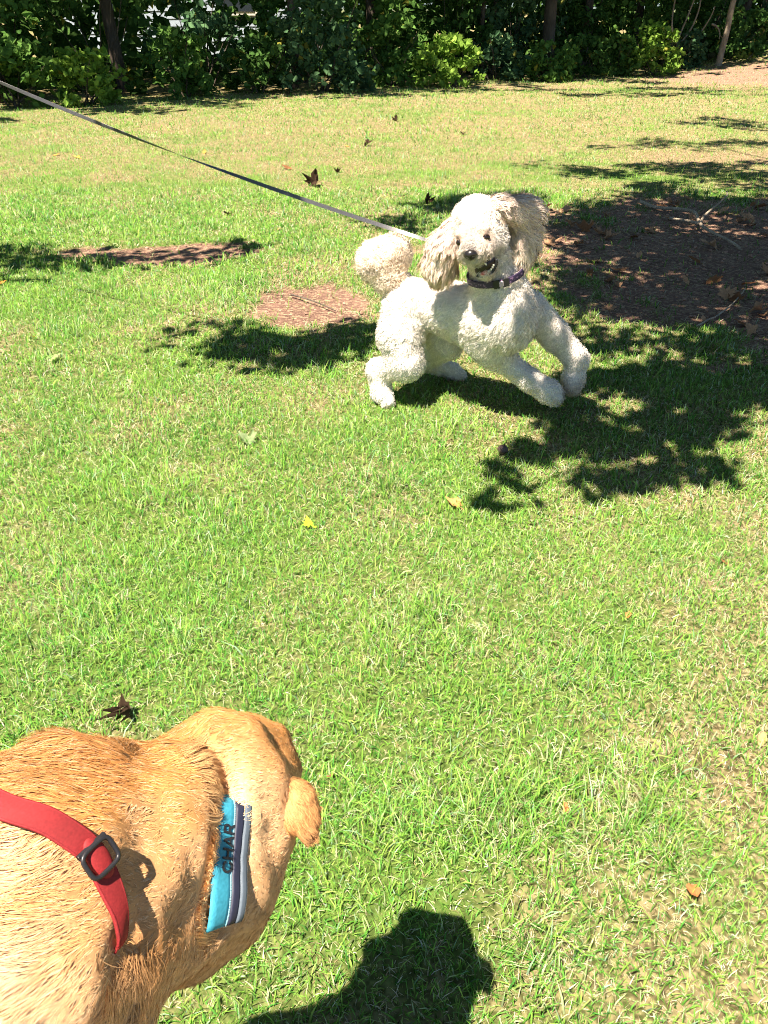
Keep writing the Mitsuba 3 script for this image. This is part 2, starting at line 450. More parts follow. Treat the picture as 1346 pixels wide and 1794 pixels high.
    col = put('collar', band(ring, cn, dirs, .0115, .004, True), 'm_poodle_collar', dog, smooth=40)
    def on_ring(a):
        return cc + (math.cos(a) * e1 + math.sin(a) * e2) * float(np.interp(a % (2 * np.pi), ang, rad)), math.cos(a) * e1 + math.sin(a) * e2
    front = math.atan2(np.array([.0, -1, 0]) @ e2, np.array([.0, -1, 0]) @ e1)
    for da, nm in ((-.10, 'buckle'), (.22, 'buckle')):
        c, d = on_ring(front + da)
        tdir = np.cross(cn, d)
        b = trimesh.creation.box([.020, .026, .007]).subdivide().subdivide()
        put(nm, trimesh.Trimesh(b.vertices @ np.array([tdir, cn, d]) + c + d * .006, b.faces, process=False), 'm_black', col, smooth=False)
    c, d = on_ring(front + .06)
    tdir = np.cross(cn, d)
    b = trimesh.creation.box([.014, .017, .005])
    put('buckle_plate', trimesh.Trimesh(b.vertices @ np.array([tdir, cn, d]) + c + d * .008, b.faces, process=False), 'm_buckle_plate', col)
    return body, ring, dog

mat('m_poodle_collar', mikit.proc(lambda p, n, uv: mikit.mix((.030, .018, .055), (.20, .12, .22), mikit.smoothstep(.62, .70, mikit.noise(p.x * 160, p.y * 160, p.z * 160)))), .6)
mat('m_buckle_plate', (.50, .40, .45), .5)
poodle_body, poodle_ring, poodle = build_poodle()

# ------------------------------------------------------------------ the golden dog in the foreground
COLLAR = np.array([[-.142, .456, .724], [-.132, .435, .714], [-.131, .419, .707], [-.130, .399, .699], [-.129, .380, .690], [-.128, .363, .680], [-.130, .346, .666],
                   [-.150, .348, .615], [-.175, .40, .58], [-.198, .46, .60], [-.208, .50, .66], [-.195, .505, .71], [-.168, .485, .726]])
STRAP = np.array([[-.315, .335, .822], [-.267, .346, .825], [-.239, .333, .824], [-.219, .330, .818], [-.199, .325, .804], [-.182, .320, .786], [-.169, .303, .758], [-.159, .285, .726], [-.157, .278, .700],
                  [-.175, .295, .64], [-.22, .34, .63], [-.29, .39, .66], [-.335, .385, .76]])

def lab_solid():
    B, E = bone, egg
    s = np.array([-.143, .484, .664])
    m = unit([.15, .60, -.78])
    r = unit([m[1], -m[0], 0.0])
    u = np.cross(r, m)
    ax = np.array([r, u, m])
    def hd(a, b, c):
        return s + a * r + b * u + c * m
    prims = [
        (.04, B, ([-.250, .345, .742], [-.175, .425, .650], .069, .072)),      # neck
        (.05, B, ([-.18, .425, .652], hd(0, -.02, -.01), .076, .058)),
        (.04, B, ([-.168, .395, .625], [-.210, .338, .690], .055, .058)),      # throat
        (.035, B, ([-.262, .375, .770], [-.243, .418, .752], .018, .022)),     # loose skin of the nape
        (.035, B, ([-.243, .418, .752], [-.215, .448, .716], .022, .018)),
        (.05, B, ([-.275, .325, .715], [-.40, .20, .655], .080, .120)),         # withers and chest
        (.06, B, ([-.40, .20, .65], [-.62, .0, .63], .130, .120)),
        (.06, B, ([-.62, .0, .63], [-.76, -.13, .64], .115, .105)),            # loin and rump
        (.05, B, ([-.225, .30, .650], [-.30, .25, .58], .055, .072)),         # breast
        (.04, B, ([-.250, .275, .705], [-.245, .285, .61], .066, .056)),       # right shoulder
        (.03, B, ([-.245, .285, .60], [-.265, .27, .36], .055, .042)),
        (.02, B, ([-.26, .27, .36], [-.25, .28, .06], .038, .028)),
        (.02, B, ([-.25, .28, .05], [-.215, .31, .025], .032, .027)),
        (.04, B, ([-.38, .33, .68], [-.37, .34, .58], .065, .058)),            # left shoulder
        (.03, B, ([-.37, .34, .57], [-.39, .33, .36], .056, .042)),
        (.02, B, ([-.39, .33, .36], [-.38, .34, .06], .038, .028)),
        (.02, B, ([-.38, .34, .05], [-.345, .37, .025], .032, .027)),
        (.05, B, ([-.70, -.18, .61], [-.64, -.13, .42], .090, .058)),          # right hind leg
        (.03, B, ([-.64, -.13, .41], [-.76, -.22, .25], .054, .036)),
        (.02, B, ([-.76, -.22, .25], [-.73, -.20, .05], .034, .028)),
        (.02, B, ([-.73, -.20, .04], [-.69, -.165, .025], .032, .027)),
        (.05, B, ([-.81, -.07, .61], [-.75, -.02, .42], .090, .058)),          # left hind leg
        (.03, B, ([-.75, -.02, .41], [-.87, -.11, .25], .054, .036)),
        (.02, B, ([-.87, -.11, .25], [-.84, -.09, .05], .034, .028)),
        (.02, B, ([-.84, -.09, .04], [-.80, -.055, .025], .032, .027)),
        (.04, B, ([-.82, -.19, .68], [-.95, -.31, .72], .042, .030)),          # tail
        (.03, B, ([-.95, -.31, .72], [-1.06, -.42, .80], .030, .016)),
        (.025, E, (hd(0, 0, 0), [.062, .060, .076], ax)),                     # skull
        (.008, B, ([-.0975, .5395, .6535], [-.107, .525, .662], .0125, .019)), (.012, B, ([-.0900, .5120, .6480], [-.108, .51, .65], .0135, .02)),           # brows
        (.015, E, (hd(-.036, .030, .048), [.022, .018, .026], ax)),
        (.03, B, (hd(0, -.015, .07), hd(0, -.028, .165), .043, .033)),       # muzzle
        (.022, B, ([-.116, .442, .645], [-.118, .425, .640], .033, .027)),  # cheeks, jaw and throat
        (.03, B, (hd(-.022, -.050, .01), hd(-.012, -.065, .07), .040, .030)),
        (.035, B, ([-.142, .445, .640], [-.142, .410, .634], .042, .034)),
        (.035, B, ([-.150, .408, .634], [-.19, .42, .61], .036, .056)),
    ]
    A_, B_, F_, E_ = [np.array(q) for q in ([-.0980, .4645, .6760], [-.0800, .4640, .6750], [-.0890, .4435, .6640], [-.0790, .4420, .6660])]
    la = unit([.10, -.72, -.45]); lb = unit(np.cross(la, [.55, -.35, .75])); lc = np.cross(la, lb)
    ear = [(.012, B, (A_, B_, .0095, .0080)), (.012, B, (A_, F_, .0095, .0085)), (.012, B, (F_, E_, .0085, .0075)), (.012, B, (B_, E_, .008, .0075)), (.012, B, (A_, E_, .009, .0075)),
           (.012, B, (A_ + [-.016, .004, -.012], A_, .012, .0095)),
           (.004, E, ([-.0675, .4460, .6700], [.0255, .0135, .0062], np.array([la, lb, lc]))), (.006, B, (B_, np.array([-.0705, .4600, .6745]), .0075, .007))]
    ear2 = [(.012, B, (hd(-.058, .0, .01), hd(-.080, -.025, .03), .020, .017)),
            (.012, B, (hd(-.080, -.025, .03), hd(-.080, -.055, .04), .017, .011))]
    groove = cKDTree(spline(np.vstack([COLLAR[-1:], COLLAR[:7]]), 80))
    def lumps(p):
        g = groove.query(p)[0]
        return (meshkit.noise(p * 26, 2) - .5) * .013 + (meshkit.noise(p * np.array([22, 55, 40]), 8) - .5) * .006 + (meshkit.noise(p * 60, 3) - .5) * .004 + .017 * np.exp(-(g / .012) ** 2)
    body = Solid(prims, [-1.12, -.50, -.03], [.0, .74, .88], .0075, lumps)
    ears = [Solid(e, lo, hi, .003) for e, lo, hi in ((ear, [-.15, .38, .58], [-.02, .52, .74]), (ear2, s - .17, s + .12))]
    return body, ears, hd, ax

def groove_distance(p):
    return cKDTree(spline(COLLAR[:7], 90)).query(p)[0]

def build_lab():
    rng = np.random.default_rng(23)
    dog = thing('dog', 'golden short haired dog in a red harness and teal collar, seen from behind its neck', 'dog')
    body, ears, hd, ax = lab_solid()
    gold, cream, brown = np.array([.44, .195, .056]), np.array([.76, .60, .40]), np.array([.40, .22, .10])
    def coat(p, n):
        top = n @ unit([.0, .55, .83])  # upward fur turns golder: coat colour with its shading mixed in
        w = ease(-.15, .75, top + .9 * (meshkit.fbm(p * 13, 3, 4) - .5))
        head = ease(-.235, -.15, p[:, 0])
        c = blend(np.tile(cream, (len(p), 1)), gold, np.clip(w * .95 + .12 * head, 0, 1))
        c = blend(c, [.53, .265, .090], .65 * head)
        lit_cheek = np.exp(-(((p - np.array([-.112, .410, .706])) / np.array([.018, .05, .05])) ** 2).sum(1))  # pale cheek stripe: light on the cheek painted into the coat
        c = blend(c, [.76, .56, .33], .75 * lit_cheek)
        sh = np.exp(-(((p - np.array([-.222, .288, .70])) / np.array([.075, .075, .065])) ** 2).sum(1))  # brown shoulder patch: shade painted into the coat colour
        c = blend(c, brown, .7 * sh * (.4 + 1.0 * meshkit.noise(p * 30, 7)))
        return c
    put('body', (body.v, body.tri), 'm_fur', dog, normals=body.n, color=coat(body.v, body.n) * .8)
    def flow_of(p):
        f = np.tile([-.75, -.42, .10], (len(p), 1))
        side = ease(.72, .60, p[:, 2] + .25 * (p[:, 0] + .2))
        f = f + side[:, None] * np.array([.15, -.1, -.7])
        w = np.stack([meshkit.noise(p * 15, q) for q in (1, 2, 3)], 1) - .5
        w2 = np.stack([meshkit.noise(p * 40, q) for q in (4, 5, 6)], 1) - .5
        return f + 1.15 * w + .5 * w2
    def near(c):
        d = np.linalg.norm(c - np.array([0, 0, EYE]), axis=1)
        return np.where(c[:, 0] > -.36, 1.0, .07)
    p = body.sample(200000, rng, near)
    strap = spline(STRAP, 300)
    bands = cKDTree(strap[(strap[:, 2] > .725) | (strap[:, 1] > .35)])
    g = p[:, 0] - np.interp(p[:, 2], COLLAR[:7][::-1, 2], COLLAR[:7][::-1, 0])
    p = p[(bands.query(p)[0] > .0048) & ~((g > -.006) & (g < .016) & (p[:, 1] < .432) & (p[:, 2] > .663) & (p[:, 2] < .712))]
    k = len(p)
    n = body.normal(p)
    head = ease(-.22, -.16, p[:, 0]) * ease(.52, .60, p[:, 2])
    ln = blend(np.full((k, 1), .0155), np.full((k, 1), .0062), head)[:, 0]
    ln = ln * (.7 + .6 * meshkit.noise(p * 20, 8))
    lf = .10 + .26 * meshkit.noise(p * 18, 9) * (1 - .75 * head)
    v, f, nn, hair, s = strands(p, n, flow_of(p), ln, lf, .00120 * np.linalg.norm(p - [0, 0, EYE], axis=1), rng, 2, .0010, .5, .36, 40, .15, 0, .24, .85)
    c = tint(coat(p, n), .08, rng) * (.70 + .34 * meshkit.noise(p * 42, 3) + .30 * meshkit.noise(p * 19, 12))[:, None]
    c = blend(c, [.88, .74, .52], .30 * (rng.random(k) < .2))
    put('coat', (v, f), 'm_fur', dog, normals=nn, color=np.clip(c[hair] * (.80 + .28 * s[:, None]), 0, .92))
    line = spline(COLLAR[:7], 400)
    pick = line[rng.integers(0, 400, 5200)] + np.column_stack([rng.uniform(-.030, -.006, 5200), rng.uniform(-.004, .02, 5200), rng.normal(0, .004, 5200)])
    for _ in range(5):
        pick = pick - body.normal(pick) * body.value(pick)[:, None]
    nr = body.normal(pick)
    fl = np.tile([1.0, .05, -.35], (len(pick), 1)) + 1.2 * (np.stack([meshkit.noise(pick * 60, q) for q in (1, 2, 3)], 1) - .5)
    v, f, nn, hair, s = strands(pick, nr, fl, .014, .55, .0007, rng, 4, .001, .5, .6, 24, .2, 0, .3, .85)
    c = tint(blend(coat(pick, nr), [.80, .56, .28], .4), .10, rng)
    put('ruff', (v, f), 'm_fur', dog, normals=nn, color=np.clip(c[hair] * (.8 + .25 * s[:, None]), 0, .92))
    pick = np.array([-.152, .283, .708]) + rng.normal(size=(800, 3)) * [.014, .010, .013]
    for _ in range(5):
        pick = pick - body.normal(pick) * body.value(pick)[:, None]
    nr = body.normal(pick)
    fl = np.tile([-.8, -.1, -.55], (len(pick), 1)) + 1.0 * (np.stack([meshkit.noise(pick * 50, q) for q in (1, 2, 3)], 1) - .5)
    v, f, nn, hair, s = strands(pick, nr, fl, .018, .45, .0007, rng, 4, .001, .5, .5, 24, .2, 0, .3, .85)
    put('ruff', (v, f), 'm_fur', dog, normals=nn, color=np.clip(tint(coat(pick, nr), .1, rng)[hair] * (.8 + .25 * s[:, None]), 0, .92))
    for e, sol in enumerate(ears):
        def tone(p):
            low = ease(.676, .660, p[:, 2]) * ease(-.085, -.068, p[:, 0]) if e == 0 else np.zeros(len(p))  # darker drooping tip: shading on the lobe painted into the tone
            return blend(blend(np.tile([.44, .20, .065], (len(p), 1)), [.24, .11, .05], .7 * low), [.60, .36, .17], .45 * meshkit.noise(p * 50, 2))
        ek = put('ear', (sol.v, sol.tri), 'm_fur', dog, normals=sol.n, color=tone(sol.v) * .85)
        p = sol.sample(6000, rng)
        n = sol.normal(p)
        flow = np.tile([.6, -.5, -.5], (len(p), 1)) if e == 0 else np.tile([-.6, -.2, -.5], (len(p), 1))
        v, f, nn, hair, s = strands(p, n, flow, .009, .18, .0008, rng, 3, .0, .5, .4, 18, .25, 0, .35, .9)
        put('ear_hair', (v, f), 'm_fur', ek, normals=nn, color=np.clip((tint(tone(p), .15, rng))[hair], 0, .9))
    # face that looks away
    for a in (-1, 1):
        o = body.reach(hd(a * .026, .004, .06), unit(.6 * a * ax[0] + .3 * ax[1] + .7 * ax[2]), .2)
        put('eye', ball(o - .006 * ax[2], [.009] * 3, sub=2), 'm_eye', dog, smooth=True)
    o = body.reach(hd(0, -.015, .12), ax[2], .3)
    put('nose', ball(o, [.020, .015, .012], ax), 'm_nose', dog, smooth=True)


    def on_coat(guide, k, out):
        """A closed guide line laid on the body: points, outward and across directions."""
        q = spline(np.vstack([guide, guide[:1]]), k + 1)[:-1]
        for _ in range(6):
            q = q - body.normal(q) * body.value(q)[:, None]
        for _ in range(4):
            q = .5 * q + .25 * (np.roll(q, 1, 0) + np.roll(q, -1, 0))
        n = body.normal(q)
        for _ in range(10):
            n = unit(n + np.roll(n, 1, 0) + np.roll(n, -1, 0))
        t = unit(np.roll(q, -1, 0) - np.roll(q, 1, 0))
        w = unit(np.cross(t, n))
        return q + n * np.broadcast_to(out, (k,))[:, None], n, w

    # harness strap with its slider
    q, n, w = on_coat(STRAP, 160, .0)
    end = int(np.argmin(np.linalg.norm(q - np.array([-.158, .283, .720]), axis=1)))
    past = ease(-18, 2, np.arange(160) - end) * (np.arange(160) < end + 60)
    q = q + n * (.0045 - .024 * ease(.6, 1, past))[:, None]
    hk = put('harness', band(q, w, n, .0082 * (1 - .85 * past), .0030, True), 'm_harness', dog, smooth=50)
    tag(hk, 'red webbing harness strap')
    for sgn in (-1, 1):
        put('harness_edge', tube(q + w * (sgn * .0078 * (1 - .85 * past))[:, None] + n * .0020, .0012, 6, True), 'm_harness', hk, smooth=True)
    b = int(np.argmin(np.linalg.norm(q - np.array([-.182, .321, .788]), axis=1)))
    t = unit(q[(b + 1) % 160] - q[b - 1])
    frame = []
    for a in np.linspace(0, 2 * np.pi, 40, endpoint=False):
        ca, sa = math.cos(a), math.sin(a)
        frame.append(q[b] + w[b] * .0112 * np.sign(ca) * abs(ca) ** .45 + t * .0092 * np.sign(sa) * abs(sa) ** .45 + n[b] * .0080)
    put('slider', tube(frame, .0017, 8, True), 'm_black', hk, smooth=True)
    put('slider_bar', tube([q[b] - w[b] * .0110 + n[b] * .006 - t * .0095, q[b] + w[b] * .0110 + n[b] * .006 - t * .0095], .0022, 8), 'm_black', hk, smooth=True)
    put('strap_fold', ball(q[b] + n[b] * .005, [.0076, .0150, .0036], np.array([w[b], t, n[b]])), 'm_harness', hk, smooth=True)
    # teal collar over a navy one
    k = 170
    guide = np.vstack([COLLAR, COLLAR[:1]])
    show = np.zeros(k)
    q0, n, w = on_coat(COLLAR, k, 0.0)
    seen = ease(.0, .008, .028 - np.abs(q0[:, 2] - .687)) * (q0[:, 1] < .445)
    out = -.006 + .014 * seen
    right = w * np.sign(w[:, :1] + 1e-9)                       # across, towards the head
    ck = put('collar', band(q0 + n * out[:, None], w, n, .0092 * (.35 + .65 * np.clip(seen * 1.2, 0, 1)), .0028, True), 'm_teal', dog, smooth=50)
    tag(ck, 'teal fabric collar with dark lettering')
    dots = [trimesh.creation.box([.0013, .0022, .0008]) for _ in range(0)]
    vis = [i for i in range(k) if seen[i] > .6]
    stitch = []
    for i in vis:
        for fr in (0, .5):
            c = (q0 + n * (out + .0032)[:, None] + right * .0078)
            c = c[i] * (1 - fr) + c[(i + 1) % k] * fr
            ti = unit(q0[(i + 1) % k] - q0[i - 1])
            bx = trimesh.creation.box([.0009, .0014, .0006])
            stitch.append(trimesh.Trimesh(bx.vertices @ np.array([right[i], ti, n[i]]) + c, bx.faces, process=False))
    if stitch:
        put('stitching', trimesh.util.concatenate(stitch), 'm_stitch', ck)
        tag(f'{ck}__stitching', kind='stuff')
    put('inner_collar', band(q0 + right * .0125 + n * (out + .002 - .008 * (1 - seen))[:, None], w, n, .0042, .0024, True), 'm_navy', ck, smooth=50)
    put('grey_lining', band(q0 + right * .0190 + n * (out + .004 - .014 * (1 - seen))[:, None], w, n, .0030, .0020, True), 'm_grey_web', ck, smooth=50)
    # lettering runs up the band
    line = q0 + n * (out + .0036)[:, None]
    up_first = line[vis] if len(vis) else line
    order = np.array(vis)[np.argsort(line[vis][:, 2])]
    pts, nn_, rr = line[order], n[order], right[order]
    s = np.r_[0, np.cumsum(np.linalg.norm(np.diff(pts, axis=0), axis=1))]
    text = meshkit.text_mesh('CHAR', .0098, .0006, True)
    tv = np.array(text.vertices)
    start = float(np.interp(.693, pts[:, 2], s))
    a = start + tv[:, 0] * .98
    P = np.stack([np.interp(a, s, pts[:, i]) for i in range(3)], 1)
    N_ = unit(np.stack([np.interp(a, s, nn_[:, i]) for i in range(3)], 1))
    R_ = unit(np.stack([np.interp(a, s, rr[:, i]) for i in range(3)], 1))
    put('lettering', trimesh.Trimesh(P - R_ * (tv[:, 1:2] - .0078) + N_ * tv[:, 2:3], text.faces, process=False), 'm_print', ck)
    put('cord', tube(spline([[-0.1398, 0.3745, 0.6133], [-0.1424, 0.3653, 0.6080], [-0.1498, 0.3588, 0.6014], [-0.1600, 0.3570, 0.5948]], 16), .0016, 6), 'm_black', ck, smooth=True)
    put('loose_thread', tube(spline([[-0.1259, 0.3996, 0.6535], [-0.1194, 0.3995, 0.6628], [-0.1144, 0.4027, 0.6716]], 10), .0011, 5), 'm_navy', ck, smooth=True)
    return body, dog, hd, ax

mat('m_harness', mikit.proc(lambda p, n, uv: mikit.mix((.17, .007, .009), (.25, .013, .016), mikit.noise(p.x * 900, p.y * 900, p.z * 900)) * (0.85 + 0.3 * mikit.noise(p.x * 60, p.y * 60, p.z * 60))), .75)
mat('m_teal', mikit.proc(lambda p, n, uv: mikit.mix((.018, .19, .28), (.035, .27, .38), mikit.noise(p.x * 700, p.y * 700, p.z * 700))), .7)
mat('m_navy', (.014, .017, .040), .6)
mat('m_grey_web', (.075, .10, .13), .7)
mat('m_stitch', (.22, .40, .46), .7)
mat('m_print', (.010, .014, .020), .6)
lab_body, lab, lab_hd, lab_ax = build_lab()

# ------------------------------------------------------------------ lie of the land
rngG = np.random.default_rng(5)

def fbm2(x, y, f, seed, octaves=3):
    return meshkit.fbm(np.stack([x * f, y * f, np.zeros_like(x) + 3.3], -1), octaves, seed)

def blob(x, y, cx, cy, rx, ry, edge=.35, rough=.5, seed=1):
    d = np.sqrt(((x - cx) / rx) ** 2 + ((y - cy) / ry) ** 2) + 1.2 * rough * (fbm2(x, y, 2.6, seed) - .5) + .9 * rough * (fbm2(x, y, 9., seed + 5) - .5)
    return ease(1 + edge, 1 - edge, d)

def dirt(x, y):
    d = blob(x, y, 2.75, 4.75, 1.95, 1.75, .30, .9, 1)
    d = np.maximum(d, blob(x, y, 3.6, 8.6, 1.5, .5, .4, .8, 2) * .45)
    d = np.maximum(d, blob(x, y, -1.25, 5.00, .52, .26, .35, 1.7, 3) * .9)
    d = np.maximum(d, blob(x, y, -.34, 4.02, .27, .34, .35, 1.5, 4) * .95)
    d = np.maximum(d, blob(x, y, 8.6, 19.0, 3.4, 2.6, .5, .9, 6) * .75)
    d = np.maximum(d, blob(x, y, 2.6, 17.2, 1.8, .5, .5, .9, 7) * .5)
    return d

def dry(x, y):
    a = fbm2(x, y, .55, 21, 3)
    b = fbm2(x, y, 3.6, 22, 4)
    t = .44 + .75 * (a - .5) + 1.3 * (b - .5)
    t = t + .16 * ease(-.2, 1.2, x) * ease(5, 1, y) - .20 * ease(.6, -1.6, x) * ease(7.5, 2.5, y)
    t = t + .22 * ease(5, 12, y) + .24 * ease(1.1, .4, y) + .10 * ease(0, 1.0, x) * ease(2.2, 1.0, y)
    t = t + .5 * ease(.05, .6, dirt(x, y))
    return np.clip(t, 0, 1)

def land(x, y):
    x, y = np.asarray(x, float), np.asarray(y, float)
    z = .05 * (fbm2(x, y, .5, 31, 2) - .5) * ease(3.2, 7, y) + .012 * (fbm2(x, y, 3.5, 32, 2) - .5)
    z = z + .60 * ease(5.5, 12, x) * ease(13, 24, y)
    return z - .018 * dirt(x, y)

def axis_lines(a, b, fine0, fine1, step, grow):
    p = list(np.arange(fine0, fine1, step))
    s, v = step, fine1
    while v < b:
        p.append(v); s *= grow; v += s
    p.append(b)
    s, v = step, fine0
    while True:
        s *= grow; v -= s
        if v < a:
            break
        p.insert(0, v)
    p.insert(0, a)
    return np.array(p)

gx = axis_lines(-90, 90, -3.2, 5.2, .040, 1.06)
gy = axis_lines(-60, 160, .1, 8.2, .040, 1.06)
X, Y = np.meshgrid(gx, gy, indexing='ij')
D = dirt(X, Y)
Z = land(X, Y) + D * (.022 * (fbm2(X, Y, 11., 41, 3) - .5) + .016 * (fbm2(X, Y, 26., 42, 2) - .5))
ii, jj = np.meshgrid(np.arange(len(gx) - 1), np.arange(len(gy) - 1), indexing='ij')
a0 = ii * len(gy) + jj
quad = np.stack([a0, a0 + len(gy), a0 + len(gy) + 1, a0 + 1], -1).reshape(-1, 4)

def ground_color(p, n, uv):
    fine = mikit.noise(p.x * 160, p.y * 160, 0)
    mid = mikit.fbm(p.x * 35, p.y * 35, 1.5, 3)
    big = mikit.fbm(p.x * 5, p.y * 5, 4.5, 2)
    thatch = mikit.mix((.050, .042, .018), (.20, .165, .085), mikit.smoothstep(.25, .75, 0.6 * fine + 0.4 * mid))
    moss = mikit.mix((.035, .058, .012), (.10, .155, .034), fine)
    turf = mikit.mix(moss, thatch, mikit.smoothstep(.15, .75, uv.y + 0.5 * (mid - 0.5)))
    soil = mikit.mix((.068, .041, .031), (.160, .096, .072), mikit.smoothstep(.2, .8, 0.55 * mid + 0.3 * fine + 0.3 * big - .05))
    soil = mikit.mix(soil, mi.Color3f(.36, .27, .17), mikit.smoothstep(.66, .74, mikit.noise(p.x * 70, p.y * 190, 7)) * 0.6)
    return mikit.mix(turf, soil, mikit.smoothstep(.22, .8, uv.x + 0.7 * (mid - 0.5)))

mat('m_ground', mikit.proc(ground_color), .9, specular=.1)
land_uv = np.stack([D.ravel(), dry(X, Y).ravel()], 1)
k = put('lawn', (np.stack([X, Y, Z], -1).reshape(-1, 3), quad), 'm_ground', smooth=True, uv=land_uv)
tag(k, 'lawn of green and straw coloured turf with bare reddish soil patches', 'lawn', kind='structure')

# ------------------------------------------------------------------ grass
scene['m_grass'] = {'type': 'principledthin', 'base_color': VC, 'roughness': .30, 'diff_trans': .8, 'spec_trans': 0.0, 'eta': 1.5}

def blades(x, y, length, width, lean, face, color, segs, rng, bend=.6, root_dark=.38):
    k = len(x)
    az = rng.uniform(0, 2 * np.pi, k)
    h = np.stack([np.cos(az), np.sin(az), np.zeros(k)], 1)
    s = np.linspace(0, 1, segs + 1)
    z = land(x, y)
    base = np.stack([x, y, z - .004], 1)
    side = np.stack([-np.sin(az + face), np.cos(az + face), np.zeros(k)], 1)
    pts = []
    for t in s:
        ang = lean * (.35 + bend * 1.3 * t)
        ang = np.minimum(ang, 1.75)
        up_, out = np.cos(ang), np.sin(ang)
        pts.append(base + (length * t)[:, None] * (h * out[:, None] + np.array([0, 0, 1.0]) * np.maximum(up_, .02)[:, None]))
    P = np.stack(pts, 1)
    w = width[:, None] * np.array([1, .9, .7, .5])[None, :segs] if segs > 1 else width[:, None]
    L = P[:, :segs] - side[:, None] * w[..., None] * .5
    R = P[:, :segs] + side[:, None] * w[..., None] * .5
    v = np.concatenate([np.stack([L, R], 2).reshape(k, -1, 3), P[:, -1:]], 1)
    m = v.shape[1]
    f = []
    for j in range(segs - 1):
        a = 2 * j
        f += [[a, a + 1, a + 3], [a, a + 3, a + 2]]
    f.append([m - 3, m - 2, m - 1])
    f = (np.array(f)[None] + (np.arange(k) * m)[:, None, None]).reshape(-1, 3)
    sv = np.r_[np.repeat(s[:-1], 2), 1.0]
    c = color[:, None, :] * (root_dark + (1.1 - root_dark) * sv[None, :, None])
    tang = unit(P[:, -1] - P[:, 0])
    nn = np.cross(side, tang)
    nn = unit(nn * np.sign(nn[:, 2:] + 1e-9) + np.array([0, 0, .85]))
    return v.reshape(-1, 3), f, c.reshape(-1, 3), np.repeat(nn, m, 0)

def grass_field():
    rng = rngG
    V, F, C, N, at = [], [], [], [], 0
    #      y0    y1   n/m2   width  len   segs
    rows = [(.15, 2.3, 52000, .0026, .026, 1, 1), (.15, 1.0, 40000, .0022, .036, 2), (1.0, 1.9, 35000, .0025, .038, 2), (1.9, 3.0, 20000, .0031, .042, 2), (3.0, 4.5, 12500, .0038, .044, 2),
            (4.5, 7, 6000, .0055, .046, 2), (7, 10, 2700, .0065, .048, 1), (10, 14, 1150, .011, .052, 1), (14, 19, 640, .016, .055, 1), (19, 27, 340, .022, .06, 1)]
    for y0, y1, dens, wid, ln, segs, *thatch in rows:
        half = .44 * y1 + .75
        k = int(dens * 2 * half * (y1 - y0))
        x = rng.uniform(-half, half, k); y = rng.uniform(y0, y1, k)
        half_y = .44 * y + .75
        keep = np.abs(x) < half_y
        x, y = x[keep], y[keep]
        keep = (y < 16.8 + .62 * x + 1.0)
        x, y = x[keep], y[keep]
        d = dirt(x, y)
        clump = fbm2(x, y, 9., 51, 2)
        keep = rng.random(len(x)) < (1 - .955 * ease(.3, .85, d - .9 * (clump - .5))) * (.55 + .75 * clump)
        x, y, d, clump = x[keep], y[keep], d[keep], clump[keep]
        k = len(x)
        q = dry(x, y)
        if thatch:                                  # short dry blades lying flat
            ok = rng.random(k) < .25 + .75 * ease(.25, .6, q)
            x, y, d, clump, q = x[ok], y[ok], d[ok], clump[ok], q[ok]
            k = len(x)
        straw = (rng.random(k) < .9) if thatch else rng.random(k) < np.clip(.13 + .50 * q + .20 * (clump < .4), 0, .86)
        hue = fbm2(x, y, 3.2, 52, 2) + .25 * rng.normal(size=k)
        green = blend(np.tile([.24, .46, .070], (k, 1)), [.11, .31, .045], ease(.35, .75, hue))
        green = blend(green, [.42, .54, .15], .6 * (rng.random(k) < .30))
        green = blend(green, [.54, .62, .36], .8 * (rng.random(k) < .13))  # whitish blades: glints of sunlight painted into the colour
        tan_ = blend(np.tile([.70, .62, .37], (k, 1)), [.86, .81, .60], rng.random(k))
        tan_ = blend(tan_, [.36, .25, .10], .7 * (rng.random(k) < .22))
        c = np.where(straw[:, None], tan_, green)
        green_cool = rng.random(k) < .25
        c = np.where((green_cool & ~straw)[:, None], c * [.70, .92, 1.08], c)
        c = tint(c, .30, rng)
        far = ease(4, 12, y)[:, None]
        c = c * (1 - far * .0)
        tall = ease(.55, .8, fbm2(x, y, 4.2, 53, 2))
        L = ln * rng.uniform(.5, 1.35, k) * (.75 + .75 * tall) * np.where(straw, .80, 1.0)
        rare = rng.random(k) < .012
        L = np.where(rare & ~straw, L * 1.9, L)
        W = wid * rng.uniform(.6, 1.4, k) * np.where(straw, .68, 1.0) * np.where(rare, 1.25, 1)
        lean = np.where(straw, rng.uniform(.4, 1.7, k), rng.uniform(.1, 1.2, k))
        face = rng.normal(0, .7, k)
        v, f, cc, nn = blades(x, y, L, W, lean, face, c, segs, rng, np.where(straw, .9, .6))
        V.append(v); F.append(f + at); C.append(cc); N.append(nn); at += len(v)
    return np.vstack(V), np.vstack(F), np.vstack(C), np.vstack(N)

gv, gf, gc, gn = grass_field()
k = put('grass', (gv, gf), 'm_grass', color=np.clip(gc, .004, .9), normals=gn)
tag(k, 'short mown grass blades, green mixed with dry straw', 'grass', kind='stuff')
n_grass = len(gf)
del gv, gf, gc, gn

# ------------------------------------------------------------------ the leash
mat('m_leash', mikit.proc(lambda p, n, uv: mikit.mix((.035, .035, .040), (.085, .085, .092), mikit.noise(p.x * 500, p.y * 500, p.z * 500))), .38, specular=.6)

mat('m_gunmetal', (.16, .16, .18), .35, metallic=.8)
LEASH_HAND = np.array([-2.30, 3.97, 1.262])

